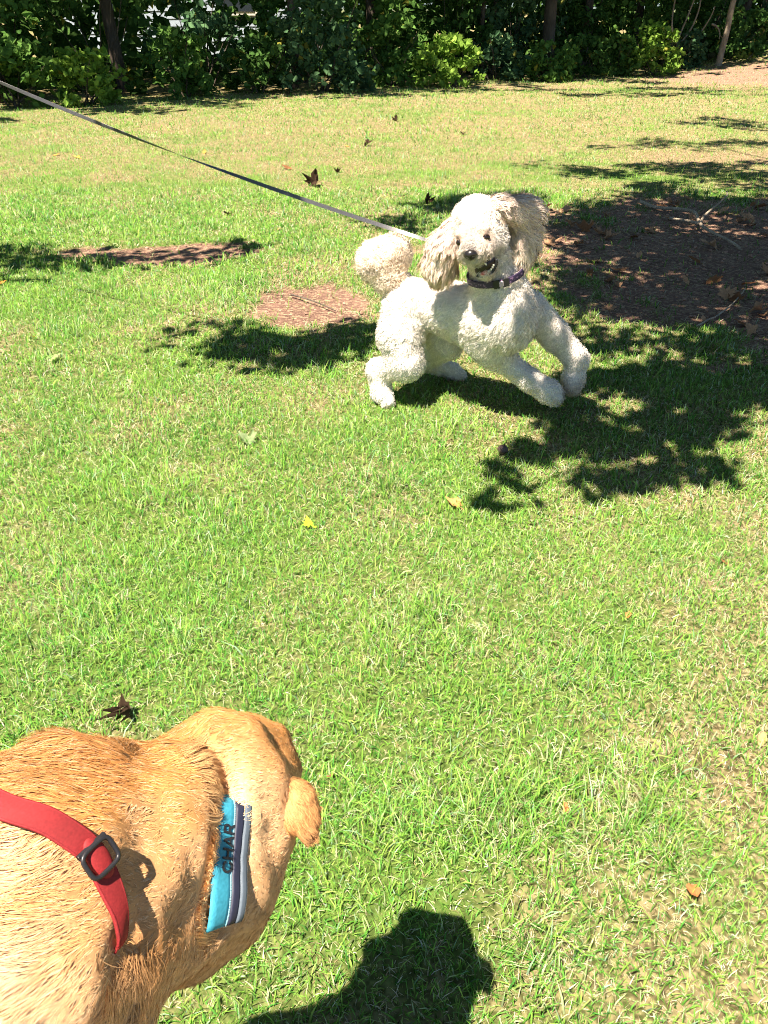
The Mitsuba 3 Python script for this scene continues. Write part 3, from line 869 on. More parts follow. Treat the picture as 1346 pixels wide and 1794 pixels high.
def build_leash():
    key = thing('dog_leash', 'flat grey webbing leash stretched across the lawn to the curly dog', 'leash')
    a, b = np.array([.345, 2.765, .535]), LEASH_HAND
    t = np.linspace(0, 1, 260)
    p = a + (b - a) * t[:, None]
    p[:, 2] -= .10 * 4 * t * (1 - t) * .55
    d = unit(np.gradient(p, axis=0))
    s0 = unit(np.cross(d, [0, 0, 1.0])); u0 = np.cross(s0, d)
    ang = 1.1 + 2.6 * np.sin(t * 6.2 + .6) + 4.5 * t
    w = np.cos(ang)[:, None] * s0 + np.sin(ang)[:, None] * u0
    n = np.cross(w, d)
    put('tape', band(p[10:], w[10:], n[10:], .0068, .0011), 'm_leash', key, smooth=50)
    c = p[4:11]
    ck = put('clip', tube(c, [.004, .0055, .006, .0055, .005, .006, .004], 10), 'm_gunmetal', key, smooth=True)
    ring = [p[11] + w[11] * .011 * math.cos(q) + d[11] * .009 * math.sin(q) for q in np.linspace(0, 2 * np.pi, 24, endpoint=False)]
    put('clip_ring', tube(ring, .0022, 8, True), 'm_metal', ck, smooth=True)
    h = trimesh.creation.box([.11, .045, .15])
    # handle: a rounded case with a grip loop
    loop = [LEASH_HAND + np.array([-.05, 0, 0]) + np.array([.055 * math.cos(q), 0, .065 * math.sin(q)]) for q in np.linspace(0, 2 * np.pi, 36, endpoint=False)]
    put('handle', tube(loop, .013, 10, True), 'm_black', key, smooth=True)
    put('case', ball(LEASH_HAND + np.array([.035, 0, 0]), [.055, .022, .058]), 'm_leash', key, smooth=True)

build_leash()

# ------------------------------------------------------------------ trees and shrubs
scene['m_leaf'] = {'type': 'principledthin', 'base_color': VC, 'roughness': .45, 'diff_trans': .7, 'spec_trans': 0.0, 'eta': 1.45}
mat('m_bark', mikit.proc(lambda p, n, uv: mikit.mix((.040, .032, .026), (.13, .108, .088), mikit.fbm(p.x * 22, p.y * 22, p.z * 5, 3)), .01), .9, specular=.1)
mat('m_pale_bark', mikit.proc(lambda p, n, uv: mikit.mix((.16, .125, .09), (.40, .34, .26), mikit.fbm(p.x * 26, p.y * 26, p.z * 9, 3)), .01), .85, specular=.1)

def leaves(c, size, rng, color, up=.6, droop=.2):
    """Folded leaves at the points c: (vertices, triangles, colours)."""
    k = len(c)
    size = np.broadcast_to(size, (k,)) * rng.uniform(.65, 1.3, k)
    n = unit(rng.normal(size=(k, 3)) + np.array([0, -.25, up * 2]))
    d = rng.normal(size=(k, 3))
    d = unit(d - (d * n).sum(1, keepdims=True) * n - droop * np.array([0, 0, 1]))
    b = np.cross(n, d)
    s = size[:, None]
    fold = n * s * rng.uniform(.0, .22, (k, 1))
    wide = rng.uniform(.26, .44, (k, 1))
    v = np.stack([c - d * s * .5, c - d * s * .12 + b * s * wide + fold, c + d * s * .26 + b * s * wide * .72 + fold, c + d * s * .55,
                  c + d * s * .26 - b * s * wide * .72 + fold, c - d * s * .12 - b * s * wide + fold], 1)
    f = np.array([[0, 3, 1], [1, 3, 2], [0, 5, 3], [5, 4, 3]])
    f = (f[None] + (np.arange(k) * 6)[:, None, None]).reshape(-1, 3)
    return v.reshape(-1, 3), f, np.repeat(np.clip(color, .004, .8), 6, 0)

GREENS = dict(deep=((.044, .105, .026), (.095, .190, .050)), mid=((.070, .160, .035), (.135, .255, .060)), bright=((.13, .25, .035), (.24, .38, .07)),
              blue=((.055, .125, .060), (.11, .205, .095)), olive=((.10, .16, .03), (.20, .25, .05)))

def leaf_tones(k, kind, rng):
    a, b = GREENS[kind]
    c = blend(np.tile(a, (k, 1)), b, rng.random(k))
    c = blend(c, [.34, .30, .05], .7 * (rng.random(k) < .025))
    return tint(c, .15, rng)

def crown_points(centers, radius, per, rng, hollow=.35):
    k = len(centers) * per
    d = unit(rng.normal(size=(k, 3))) * (hollow + (1 - hollow) * rng.random((k, 1)) ** .6)
    r = np.repeat(np.broadcast_to(radius, (len(centers),)), per)[:, None] * np.array([1, 1, .75])
    return np.repeat(centers, per, 0) + d * r

def limb(a, b, r0, r1, rng, wob=.06, sides=7, n=9, arch=.0):
    a, b = np.asarray(a, float), np.asarray(b, float)
    t = np.linspace(0, 1, n)
    L = np.linalg.norm(b - a)
    p = a + (b - a) * t[:, None]
    w = np.cumsum(rng.normal(size=(n, 3)), 0)
    w = w - t[:, None] * w[-1]
    p = p + w * wob * L * .18
    p[:, 2] += arch * L * 4 * t * (1 - t) * .25
    return tube(p, r0 + (r1 - r0) * t ** .8, sides)

DROP = (SUN[:2] / SUN[2]) * -1          # where the shadow of a point one metre up falls

def shade_tree(label, foot, top, fork, areas, per, rng, bark='m_bark', group=None, size=.085, extra=None):
    """A tree whose leafy boughs hang over the lawn; areas are (ground x, y, rx, ry, clumps, lowest, highest)."""
    t = thing('tree', label, 'tree', group)
    foot = np.array([*foot, land(foot[0], foot[1])])
    put('trunk', limb(foot - [0, 0, .1], top, .19, .09, rng, .04, 12, 14), bark, t, smooth=True)
    cl, rad = [], []
    for gx_, gy_, rx, ry, n, h0, h1 in areas:
        rad.append(np.full(n, 1.0 if h0 > 2.55 else .42))
        a, q = rng.uniform(0, 2 * np.pi, n), np.sqrt(rng.random(n))
        s = np.stack([gx_ + rx * q * np.cos(a), gy_ + ry * q * np.sin(a)], 1)
        h = rng.uniform(h0, h1, n)
        cl.append(np.column_stack([s - h[:, None] * DROP, h]))
    cl = np.vstack(cl)
    if extra is not None:
        cl = np.vstack([cl, extra])
        rad.append(np.ones(len(extra)))
    k = max(3, len(cl) // 9)
    tips = cl[rng.choice(len(cl), k, replace=False)]
    for _ in range(4):
        own = cKDTree(tips).query(cl)[1]
        tips = np.array([cl[own == i].mean(0) if (own == i).any() else tips[i] for i in range(k)])
    own = cKDTree(tips).query(cl)[1]
    top = np.asarray(top, float)
    for i in range(k):
        if not (own == i).any():
            continue
        h = float(np.clip(fork + (tips[i, 2] - fork) * .45, fork, top[2] - .1))
        on = foot + (top - foot) * (h - foot[2]) / (top[2] - foot[2])
        lk = put('limb', limb(on, tips[i], .040, .010, rng, .10, 7, 10, .25), bark, t, smooth=True)
        tw = [limb(tips[i], c, .012, .004, rng, .12, 4, 5) for c in cl[own == i]]
        put('twigs', trimesh.util.concatenate(tw), bark, lk)
    rad = np.concatenate(rad)
    p = crown_points(cl, rng.uniform(.16, .34, len(cl)) * rad, per, rng)
    p = p[rng.random(len(p)) < np.repeat(np.where(rad < .9, .5, 1.0), per)]
    v, f, c = leaves(p, size, rng, leaf_tones(len(p), 'mid', rng), .75)
    tag(put('crown', (v, f), 'm_leaf', t, color=c), kind='stuff')

rngT = np.random.default_rng(77)
shade_tree('leafy tree beside the right edge of the lawn, its boughs shading the bare soil', (3.9, 2.9), (3.3, 3.2, 6.2), 2.7,
           [(1.95, 4.35, .95, 1.15, 148, 2.8, 4.2), (2.3, 5.7, 1.0, 1.1, 130, 2.9, 4.4), (3.4, 4.6, 1.0, 1.6, 70, 3.0, 5.0), (1.35, 5.5, .35, .5, 14, 2.8, 3.6), (1.70, 3.32, .62, .20, 16, 2.7, 3.6), (3.2, 6.9, 1.2, .7, 40, 3.2, 5.0),
            (2.2, 8.0, .8, .40, 12, 4.0, 5.2), (3.3, 7.9, .9, .45, 18, 4.2, 5.4), (3.2, 9.5, 1.1, .45, 14, 4.6, 5.8), (.95, 3.9, .22, .5, 8, 2.7, 3.4),
            (1.30, 2.92, .62, .15, 62, 2.5, 3.0), (.70, 2.60, .10, .14, 8, 2.5, 2.8), (1.0, 2.52, .10, .12, 8, 2.5, 2.8), (.49, 2.36, .12, .05, 3, 2.5, 2.8), (.64, 2.47, .14, .05, 4, 2.5, 2.8), (.86, 2.34, .06, .14, 5, 2.5, 2.8), (.99, 2.25, .12, .04, 3, 2.5, 2.8),
            (.40, 2.08, .04, .05, 1, 2.5, 2.7), (.72, 2.18, .12, .03, 3, 2.5, 2.8), (1.25, 2.60, .12, .05, 3, 2.5, 2.9), (.19, 5.81, .16, .20, 3, 3.0, 3.6), (.79, 6.6, .3, .22, 7, 3.2, 4.0), (.49, 6.2, .2, .22, 4, 3.0, 3.8),
            (-.12, 3.55, .10, .08, 2, 2.7, 3.0), (-.71, 3.41, .11, .07, 4, 2.6, 2.9), (-.42, 3.28, .13, .08, 5, 2.6, 2.9), (-.26, 3.44, .08, .05, 2, 2.6, 2.9)], 42, rngT,
           extra=np.column_stack([rngT.uniform(2.6, 5.6, 150), rngT.uniform(2.6, 5.6, 150), rngT.uniform(3.6, 6.8, 150)]))
shade_tree('small leafy tree beside the left edge of the lawn', (-4.6, 1.9), (-4.2, 2.1, 4.6), 2.2,
           [(-2.3, 4.84, .20, .13, 5, 2.8, 3.3), (-1.9, 4.78, .22, .11, 5, 2.8, 3.3), (-1.55, 4.84, .18, .07, 3, 2.8, 3.2),
            (-1.24, 4.91, .18, .05, 3, 2.8, 3.2), (-.93, 5.07, .12, .05, 2, 2.8, 3.2), (-3.3, 4.9, .8, .5, 20, 2.8, 4.0)], 30, rngT,
           extra=np.column_stack([rngT.uniform(-5.6, -3.6, 60), rngT.uniform(.8, 3.2, 60), rngT.uniform(2.8, 5.0, 60)]))
shade_tree('leafy tree beyond the right edge of the far lawn', (9.6, 14.6), (9.2, 14.8, 7.5), 3.2,
           [(4.6, 11.4, .7, .8, 14, 4.8, 6.2), (4.0, 15.7, .9, .7, 16, 4.6, 6.0), (5.3, 16.4, .9, 1.0, 18, 4.6, 6.4), (2.9, 16.4, .6, .4, 6, 4.6, 5.2)], 26, rngT, size=.12,
           extra=np.column_stack([rngT.uniform(7.6, 11, 90), rngT.uniform(13, 16.5, 90), rngT.uniform(4.0, 8.0, 90)]))

# ------------------------------------------------------------------ the wood edge
def edge_y(x):
    return 16.6 + .62 * x + .35 * math.sin(x * 1.3) + .2 * math.sin(x * 2.9 + 1)

def shrub(name, label, cat, x, y, w, h, kind, n, rng, size=.115, group=None, stems=5, bark='m_bark', low=0.0):
    t = thing(name, label, cat, group)
    z0 = float(land(x, y))
    st = []
    for i in range(stems):
        a = rng.uniform(0, 2 * np.pi)
        b = np.array([x + .4 * w * math.cos(a), y + .3 * w * math.sin(a), z0 + h * rng.uniform(.55, .95)])
        st.append(limb([x + rng.normal(0, .06), y + rng.normal(0, .06), z0 - .05], b, .018, .005, rng, .12, 5, 7))
    put('stems', trimesh.util.concatenate(st), bark, t, smooth=True)
    m = max(8, n // 22)
    a, q = rng.uniform(0, 2 * np.pi, m), np.sqrt(rng.random(m))
    zz = rng.uniform(low, 1, m)
    prof = np.sqrt(np.clip(1 - (np.clip(zz - .35, 0, 1) / .68) ** 2, .05, 1))
    c = np.column_stack([x + .5 * w * q * prof * np.cos(a), y + .42 * w * q * prof * np.sin(a), z0 + .06 + (h - .1) * zz])
    p = crown_points(c, .19 * (.6 + .25 * h), n // m, rng, .1)
    p[:, 2] = np.maximum(p[:, 2], z0 + .03)
    v, f, cc = leaves(p, size, rng, leaf_tones(len(p), kind, rng), .45)
    tag(put('foliage', (v, f), 'm_leaf', t, color=cc), kind='stuff')
    return t

rngW = np.random.default_rng(404)
front = [  # x, width, height, kind, leaves, label
    (-9.2, 2.2, 1.5, 'deep', 900, 'dark shrub of the wood edge outside the left of the picture'),
    (-7.0, 1.9, 1.3, 'deep', 1100, 'dark green shrub at the left end of the wood edge, under the leash'),
    (-5.5, 1.5, .9, 'mid', 900, 'low mid green shrub at the wood edge, the second from the left edge'),
    (-4.5, 1.2, .75, 'bright', 620, 'low light green bush at the foot of the wood, left of the dark gap'),
    (-3.4, 1.3, 1.0, 'mid', 700, 'mid green bush at the wood edge in front of the pale house wall'),
    (-2.2, 1.2, .85, 'deep', 620, 'dark low shrub right below the pale glimpses of the house'),
    (-1.1, 1.8, 1.5, 'blue', 1300, 'big bluish green bush of lobed leaves left of the middle of the wood edge'),
    (.15, 1.3, 1.1, 'mid', 800, 'mid green bush at the middle of the wood edge, left of the yellow green bush'),
    (1.25, 1.35, .85, 'bright', 1000, 'rounded yellow green bush in the middle of the wood edge'),
    (2.3, 1.3, .8, 'blue', 700, 'bluish green low bush right of the yellow green bush'),
    (3.3, 1.3, .7, 'mid', 650, 'low green bush at the foot of the two dark trunks'),
    (4.3, 1.2, .8, 'deep', 600, 'dark green bush just left of the brightest bush'),
    (5.15, 1.05, .75, 'mid', 520, 'mid green bush touching the left side of the brightest bush'),
    (5.95, 1.25, 1.0, 'bright', 900, 'brightest light green bush at the right of the wood edge'),
    (7.0, .9, .85, 'blue', 420, 'small bluish bush in front of the bare bent stems'),
    (8.5, 1.5, 1.0, 'deep', 800, 'dark shrub right of the pale slanting trunk'),
    (10.0, 1.5, .9, 'deep', 800, 'dark shrub near the right edge of the picture'),
    (11.6, 1.6, 1.0, 'mid', 800, 'green shrub at the right end of the wood edge'),
    (13.6, 2.2, 1.3, 'deep', 800, 'dark shrub of the wood edge outside the right of the picture')]
for x, w, h, kind, n, lab_ in front:
    shrub('shrub', lab_, 'shrub', x, edge_y(x) + (.45 if kind != 'bright' else -.15) * w, w, h, kind, int(n * 1.25), rngW, .115 if kind != 'bright' else .105, 'shrubs along the wood edge')
shrub('weed', 'little yellow leaved weed at the lawn edge right of the pale slanting trunk', 'plant', 8.35, edge_y(8.35) - .1, .4, .22, 'olive', 60, rngW, .09, None, 3)
shrub('weed', 'yellowish tuft of leaves at the right edge of the picture before the wood', 'plant', 10.3, edge_y(10.3) - .3, .5, .4, 'olive', 90, rngW, .09, None, 3)
# taller undergrowth behind
ORD = 'first second third fourth fifth sixth seventh eighth ninth tenth eleventh twelfth thirteenth fourteenth fifteenth sixteenth seventeenth eighteenth'.split()
for i, x in enumerate(np.arange(-11, 16.5, 1.55)):
    gap = -5.6 < x < -1.6
    shrub('undergrowth_shrub', f'tall dark undergrowth shrub behind the front bushes, {ORD[i]} from the left', 'shrub', float(x), edge_y(x) + 2.3 + rngW.uniform(-.3, .5), 2.0, rngW.uniform(1.9, 2.9), ['deep', 'blue', 'deep', 'mid'][i % 4],
          620 if gap else 1500, rngW, .14, 'undergrowth shrubs behind the front bushes', 6)

def wood_tree(label, x, back, r, h, lean, rng, bark='m_bark', name='tree', group=None, crown=2200, size=.20, start=2.3, front_=1.6):
    t = thing(name, label, 'tree', group)
    y = edge_y(x) + back
    z0 = float(land(x, y))
    tp = np.array([x + lean[0], y + lean[1], h])
    foot = np.array([x, y, z0 - .1])
    put('trunk', limb(foot, tp, r, r * .4, rng, .035, 11, 16), bark, t, smooth=True)
    m = max(10, crown // 40)
    a, q = rng.uniform(0, 2 * np.pi, m), np.sqrt(rng.random(m))
    zz = rng.uniform(start, h + 1.0, m)
    c = np.column_stack([tp[0] * .5 + x * .5 + 1.9 * q * np.cos(a), y - .35 * front_ + (1.2 + front_) * q * np.sin(a), zz])
    for j in range(5):
        u = c[rng.integers(m)]
        s = foot + (tp - foot) * np.clip((u[2] - .8) / h, .3, .95)
        put('limb', limb(s, u, r * .3, .012, rng, .1, 6, 8, .2), bark, t, smooth=True)
    p = crown_points(c, .48, crown // m, rng, .1)
    v, f, cc = leaves(p, size, rng, leaf_tones(len(p), 'deep' if rng.random() < .6 else 'mid', rng), .7)
    tag(put('crown', (v, f), 'm_leaf', t, color=cc), kind='stuff')
    return t, tp

wood_tree('dark thick trunk standing in the wood right of the middle, the left one of two', 3.75, 1.9, .15, 8.0, (.1, .3), rngW)
wood_tree('dark trunk standing in the wood right of the middle, the right one of two', 4.65, 2.4, .11, 8.0, (.25, .2), rngW)
wood_tree('slim dark trunk in the wood behind the yellow green bush', 2.15, 2.0, .06, 6.5, (-.1, .3), rngW)
wood_tree('slim dark trunk close to the right of the slim one behind the yellow green bush', 2.45, 2.6, .05, 6.5, (.15, .3), rngW, crown=1200)
pale, pale_top = wood_tree('pale thin slanting trunk at the lawn edge on the right', 7.75, .35, .075, 6.5, (.55, .2), rngW, 'm_pale_bark')
wood_tree('dark trunk in the deep shade at the left of the wood', -6.1, 1.6, .16, 8.0, (.2, .2), rngW)
wood_tree('dark trunk left of the pale glimpses of the house', -4.6, 2.2, .12, 8.0, (-.2, .3), rngW)
wood_tree('dark trunk right of the pale glimpses of the house', -1.75, 1.4, .10, 7.5, (.2, .3), rngW)
wood_tree('dark trunk behind the big bluish green bush', -.2, 2.6, .11, 8.0, (.0, .3), rngW)
wood_tree('dark trunk deep in the wood right of the pale slanting trunk', 9.4, 2.0, .13, 8.0, (.2, .3), rngW)
wood_tree('dark trunk in the wood at the right edge of the picture', 11.3, 1.8, .14, 8.0, (.0, .3), rngW)
wood_tree('dark trunk of the wood outside the left of the picture', -8.6, 1.4, .15, 8.0, (.0, .3), rngW)
wood_tree('dark trunk of the wood outside the right of the picture', 13.4, 1.6, .15, 8.0, (.0, .3), rngW)
wood_tree('trunk in the shade behind the brightest bush', 6.3, 2.4, .10, 8.0, (.1, .3), rngW)

def bent_stems():
    t = thing('bare_sapling', 'bare sapling of pale bent stems just left of the slanting trunk', 'sapling')
    x, y = 6.95, edge_y(6.95) + .55
    z0 = float(land(x, y))
    paths = [[(0, 0, 0), (-.10, 0, .5), (.02, 0, 1.0), (.18, .05, 1.6), (.22, .1, 2.4)],
             [(.05, 0, .35), (-.25, 0, .75), (-.32, 0, 1.2), (-.22, .05, 1.9)],
             [(.1, 0, .4), (.30, 0, .62), (.52, -.02, .95), (.62, 0, 1.25)],
             [(.0, 0, .55), (.16, 0, .80), (.26, 0, 1.15), (.24, .05, 1.7)],
             [(.62, 0, .9), (.80, 0, .80), (.86, 0, .60)],
             [(-.1, .0, .52), (-.34, -.02, .60), (-.55, 0, .72)]]
    for p in paths:
        put('stem', tube(spline(np.array(p) + [x, y, z0], 24), np.linspace(.024, .011, 24), 7), 'm_pale_bark', t, smooth=True)

bent_stems()

# leaf mass further back and above, that nobody could count
def backwood():
    rng = np.random.default_rng(9)
    k = 42000
    x = rng.uniform(-16, 22, k)
    back = 3.6 + 7.5 * rng.random(k) ** 1.2
    y = 16.7 + .62 * x + back
    z = rng.uniform(.0, 1, k) ** 1.25 * 8.5
    win = (np.abs(x - (-4.3 - .16 * (y - 24.0))) < 1.25) & (z < 1.9) & (rng.random(k) < .42)
    x, y, z = x[~win], y[~win], z[~win]
    p = np.column_stack([x, y, z])
    p = p[meshkit.noise(p * .9, 6) + .25 * rng.random(len(p)) > .34]
    v, f, c = leaves(p, .30, rng, leaf_tones(len(p), 'deep', rng), .5)
    tag(put('woodland', (v, f), 'm_leaf', color=c), 'deep dark wood of crowded leaves behind the first trees', 'wood', kind='stuff')

backwood()

# pale house glimpsed through the leaves
mat('m_siding', (.30, .36, .43), .6)
mat('m_roof', (.10, .10, .11), .8)
mat('m_pane', (.03, .04, .05), .1)
def house():
    t = thing('house', 'pale grey blue house wall glimpsed through a gap in the left of the wood', 'house')
    x0, x1, y0, y1, h = -9.5, -1.8, 27.5, 33.0, 3.4
    wall = trimesh.creation.box([x1 - x0, y1 - y0, h + .3])
    wall.apply_translation([(x0 + x1) / 2, (y0 + y1) / 2, h / 2 - .15])
    w = put('wall', wall, 'm_siding', t)
    for i in range(17):
        b = trimesh.creation.box([x1 - x0 + .02, .03, .17])
        b.apply_transform(trimesh.transformations.rotation_matrix(-.10, [1, 0, 0]))
        b.apply_translation([(x0 + x1) / 2, y0 - .018, .15 + .19 * i])
        put('siding_board', b, 'm_siding', w)
    for cx in (-7.6, -4.2):
        f = trimesh.creation.box([1.1, .10, 1.2]); f.apply_translation([cx, y0 - .05, 1.7])
        wk = put('window', f, 'm_teeth', t)
        g = trimesh.creation.box([.92, .02, 1.02]); g.apply_translation([cx, y0 - .108, 1.7])
        put('pane', g, 'm_pane', wk)
    r = trimesh.Trimesh([[x0 - .4, y0 - .5, h], [x1 + .4, y0 - .5, h], [x1 + .4, y1 + .5, h], [x0 - .4, y1 + .5, h], [x0 - .4, (y0 + y1) / 2, h + 1.9], [x1 + .4, (y0 + y1) / 2, h + 1.9]],
                        [[0, 1, 5], [0, 5, 4], [2, 3, 4], [2, 4, 5], [1, 2, 5], [3, 0, 4], [0, 2, 1], [0, 3, 2]])
    put('roof', r, 'm_roof', t)

house()

# ------------------------------------------------------------------ fallen leaves, sticks, crumbs of soil
scene['m_dead_leaf'] = {'type': 'principledthin', 'base_color': VC, 'roughness': .5, 'diff_trans': .35, 'spec_trans': 0.0, 'eta': 1.4}
rngL = np.random.default_rng(61)
TONES = dict(dark=(.050, .032, .022), brown=(.22, .105, .05), orange=(.60, .27, .07), gold=(.62, .40, .09), pale=(.26, .34, .14), paleg=(.22, .29, .14), tan=(.50, .31, .15), tan2=(.66, .36, .14),
             lime=(.42, .60, .05), rust=(.52, .19, .075), litter=(.40, .24, .14))
MAPLE = np.array([(0, 0), (.10, .02), (.34, -.06), (.30, .12), (.60, .22), (.50, .34), (.56, .50), (.34, .44), (.24, .50), (.30, .72), (.16, .70), (0, 1.0)])
OVAL = np.array([(0, 0), (.10, .06), (.19, .18), (.25, .34), (.27, .50), (.25, .66), (.19, .80), (.10, .92), (0, 1.0)])

def leaf_mesh(outline, size, curl, rng):
    half = outline.copy()
    half[1:-1] *= 1 + .10 * rng.normal(size=(len(half) - 2, 1))
    ring = np.vstack([half, (half[1:-1] * [-1, 1])[::-1] * (1 + .06 * rng.normal(size=(len(half) - 2, 1)))])
    c = np.array([0, .36])
    rings = [ring, c + (ring - c) * .66, c + (ring - c) * .33]
    v2 = np.vstack(rings + [c[None]])
    m = len(ring)
    f = []
    for j in range(2):
        for i in range(m):
            a, b = j * m + i, j * m + (i + 1) % m
            f += [[a, b, b + m], [a, b + m, a + m]]
    f += [[2 * m + i, 2 * m + (i + 1) % m, 3 * m] for i in range(m)]
    u = v2 - c
    r2 = (u ** 2).sum(1)
    z = curl * (1.1 * u[:, 0] ** 2 * 1.6 + .55 * np.abs(u[:, 1]) ** 2 * np.sign(u[:, 1] + .3)) + .08 * (1 + 2.5 * curl) * (meshkit.noise(np.column_stack([v2 * 5 + rng.uniform(0, 50), v2[:, :1] * 0]), 3) - .5)
    x = u[:, 0] * (1 - .35 * curl * np.abs(u[:, 0]))
    return np.column_stack([x, u[:, 1], z]) * size, np.array(f), r2

def fallen_leaf(x, y, size, kind, tone, curl, label, rng, group=None, name='fallen_leaf', lift=.004):
    t = thing(name, label, 'leaf', group)
    v, f, r2 = leaf_mesh(MAPLE if kind == 'm' else OVAL, size * (1.05 if kind == 'm' else 1.0), curl, rng)
    tilt = rng.uniform(.05, .35) + (1.0 if curl >= .8 else .4 * curl)
    R = trimesh.transformations.euler_matrix(tilt, rng.normal(0, .2), rng.normal(0, .7) if curl >= .8 else rng.uniform(0, 6.28), 'sxyz')[:3, :3]
    p = v @ R.T
    stem = np.array([[0, -.36, 0], [.02, -.50, .02], [.05, -.68, .0]]) * size @ R.T
    base = np.array([x, y, float(land(x, y)) + lift - min(p[:, 2].min(), 0) * .7])
    c = np.tile(TONES[tone], (len(v), 1)) * (.75 + .5 * meshkit.noise(v * (9 / size), 2))[:, None]
    c = np.clip(c * rng.uniform(.85, 1.15), .008, .9)
    put('blade', (p + base, f), 'm_dead_leaf', t, smooth=True, color=c)
    if size > .05:
        s = tube(stem + base, .0013 + .006 * size, 4)
        put('stalk', s, 'm_plain', t, color=np.tile(np.array(TONES[tone]) * .6, (len(s.vertices), 1)))

LEAVES = [
    (-0.569, 7.097, 0.171, 'm', 'dark', 1, 'large dark curled maple leaf standing up from the sunny grass beyond the leash'),
    (0.158, 11.718, 0.105, 'm', 'dark', 1, 'small dark leaf upright on the far lawn, farthest of the dark leaves'),
    (-0.173, 9.513, 0.136, 'm', 'dark', 0.5, 'dark spread leaf lying beyond the big curled maple leaf, next to an orange scrap'),
    (-0.416, 7.756, 0.082, 'm', 'dark', 0.7, 'small dark curled leaf just up and right of the big curled maple leaf'),
    (-0.881, 7.938, 0.126, 'o', 'brown', 0.3, 'brown flat leaf lying to the upper left of the big curled maple leaf'),
    (-0.401, 9.470, 0.080, 'o', 'orange', 0.2, 'orange scrap of leaf beside the dark spread leaf on the far lawn'),
    (-0.288, 10.885, 0.084, 'o', 'pale', 0.2, 'pale yellow leaf scrap on the far lawn above the orange scrap'),
    (-3.298, 8.789, 0.081, 'm', 'orange', 0.2, 'orange leaf on the far left lawn below the leash, left one of a pair'),
    (-3.032, 8.606, 0.090, 'm', 'gold', 0.2, 'golden leaf on the far left lawn below the leash, right one of a pair'),
    (-1.827, 8.865, 0.093, 'o', 'orange', 0.3, 'tan orange leaf lying close to the middle of the leash'),
    (-1.126, 6.025, 0.098, 'm', 'dark', 0.5, 'dark brown curled leaf below the middle of the leash'),
    (-0.714, 5.534, 0.061, 'o', 'tan', 0.3, 'tan leaf below the leash, nearest to the tail of the curly dog'),
    (0.328, 6.404, 0.095, 'm', 'dark', 1, 'dark upright leaf poking up just left of the head of the curly dog'),
    (-0.777, 4.324, 0.080, 'm', 'dark', 0.4, 'dark ragged leaf on the grass between the two small soil patches'),
    (-1.385, 3.197, 0.072, 'm', 'pale', 0.5, 'pale green leaf standing in the grass at the left, in front of the soil patches'),
    (-0.467, 2.439, 0.080, 'm', 'paleg', 0.7, 'large grey green leaf lying face down in the middle left lawn'),
    (-0.826, 2.740, 0.032, 'o', 'orange', 0.2, 'small orange scrap in the grass left of the curly dog'),
    (0.206, 2.032, 0.064, 'm', 'tan2', 0.25, 'orange tan maple leaf lying in the open middle of the lawn'),
    (-0.211, 1.915, 0.055, 'm', 'lime', 0.3, 'bright yellow green leaf in the middle of the near lawn'),
    (-0.535, 1.205, 0.070, 'm', 'dark', 1.3, 'dark curled leaf in the grass right behind the golden dog'),
    (0.515, 0.804, 0.055, 'o', 'rust', 0.3, 'rust orange oval leaf at the right of the near lawn'),
    (0.754, 1.122, 0.041, 'o', 'tan', 0.4, 'tan curled leaf at the right edge of the picture'),
    (0.590, 1.518, 0.028, 'o', 'rust', 0.3, 'small reddish leaf scrap in the right half of the near lawn'),
    (0.333, 0.963, 0.027, 'o', 'rust', 0.4, 'reddish leaf scrap on the near lawn above the shadow of the golden dog'),
    (-0.105, 1.038, 0.020, 'o', 'brown', 0.3, 'small brown scrap just right of the ear of the golden dog'),
    (0.905, 1.735, 0.030, 'o', 'brown', 0.4, 'brown reddish scrap on the right side of the middle lawn'),
    (-2.056, 4.313, 0.061, 'm', 'orange', 0.3, 'orange leaf cut by the left edge of the picture'),
    (-1.568, 3.473, 0.046, 'o', 'gold', 0.3, 'golden brown leaf scrap near the left edge, above the pale green leaf'),
    (-1.440, 3.931, 0.057, 'o', 'tan', 0.3, 'tan leaf scrap in front of the left soil patch'),
    (0.744, 11.979, 0.092, 'o', 'orange', 0.2, 'orange speck of leaf on the far lawn to the right of the small upright leaf'),
    (0.918, 10.355, 0.080, 'm', 'dark', 0.6, 'tiny dark leaf on the far lawn above the head of the curly dog'),
]
for x, y, s, kind, tone, curl, lab_ in LEAVES:
    fallen_leaf(x, y, s * .82, kind, tone, curl, lab_, rngL)

# litter on the shaded soil
for i in range(64):
    for _ in range(50):
        x, y = rngL.uniform(.85, 3.4), rngL.uniform(2.9, 7.2)
        if dirt(np.array([x]), np.array([y]))[0] > .55 and x < .42 * y + .5:
            break
    fallen_leaf(x, y, rngL.uniform(.05, .12), 'm' if rngL.random() < .35 else 'o', 'litter' if rngL.random() < .7 else 'brown', rngL.uniform(.2, .7), 'dry brown leaf among the litter on the shaded bare soil', rngL, 'dry leaves littering the shaded soil', 'dry_leaf', .006)

def walnut():
    t = thing('nut_husk', 'dark round nut husk in the grass below the front paws of the curly dog', 'nut')
    x, y = .390, 2.349
    b = ball([0, 0, 0], [1, 1, 1], sub=3)
    v = b.vertices * (.017 + .003 * (meshkit.noise(b.vertices * 3, 4)[:, None] - .5))
    s = put('shell', trimesh.Trimesh(v + [x, y, float(land(x, y)) + .024], b.faces, process=False), 'm_husk', t, smooth=True)
    put('stub', tube([[x, y, float(land(x, y)) + .038], [x + .004, y - .003, float(land(x, y)) + .047]], .003, 6), 'm_husk', t, smooth=True)

mat('m_husk', mikit.proc(lambda p, n, uv: mikit.mix((.030, .018, .018), (.11, .065, .06), mikit.noise(p.x * 300, p.y * 300, p.z * 300))), .6)
walnut()

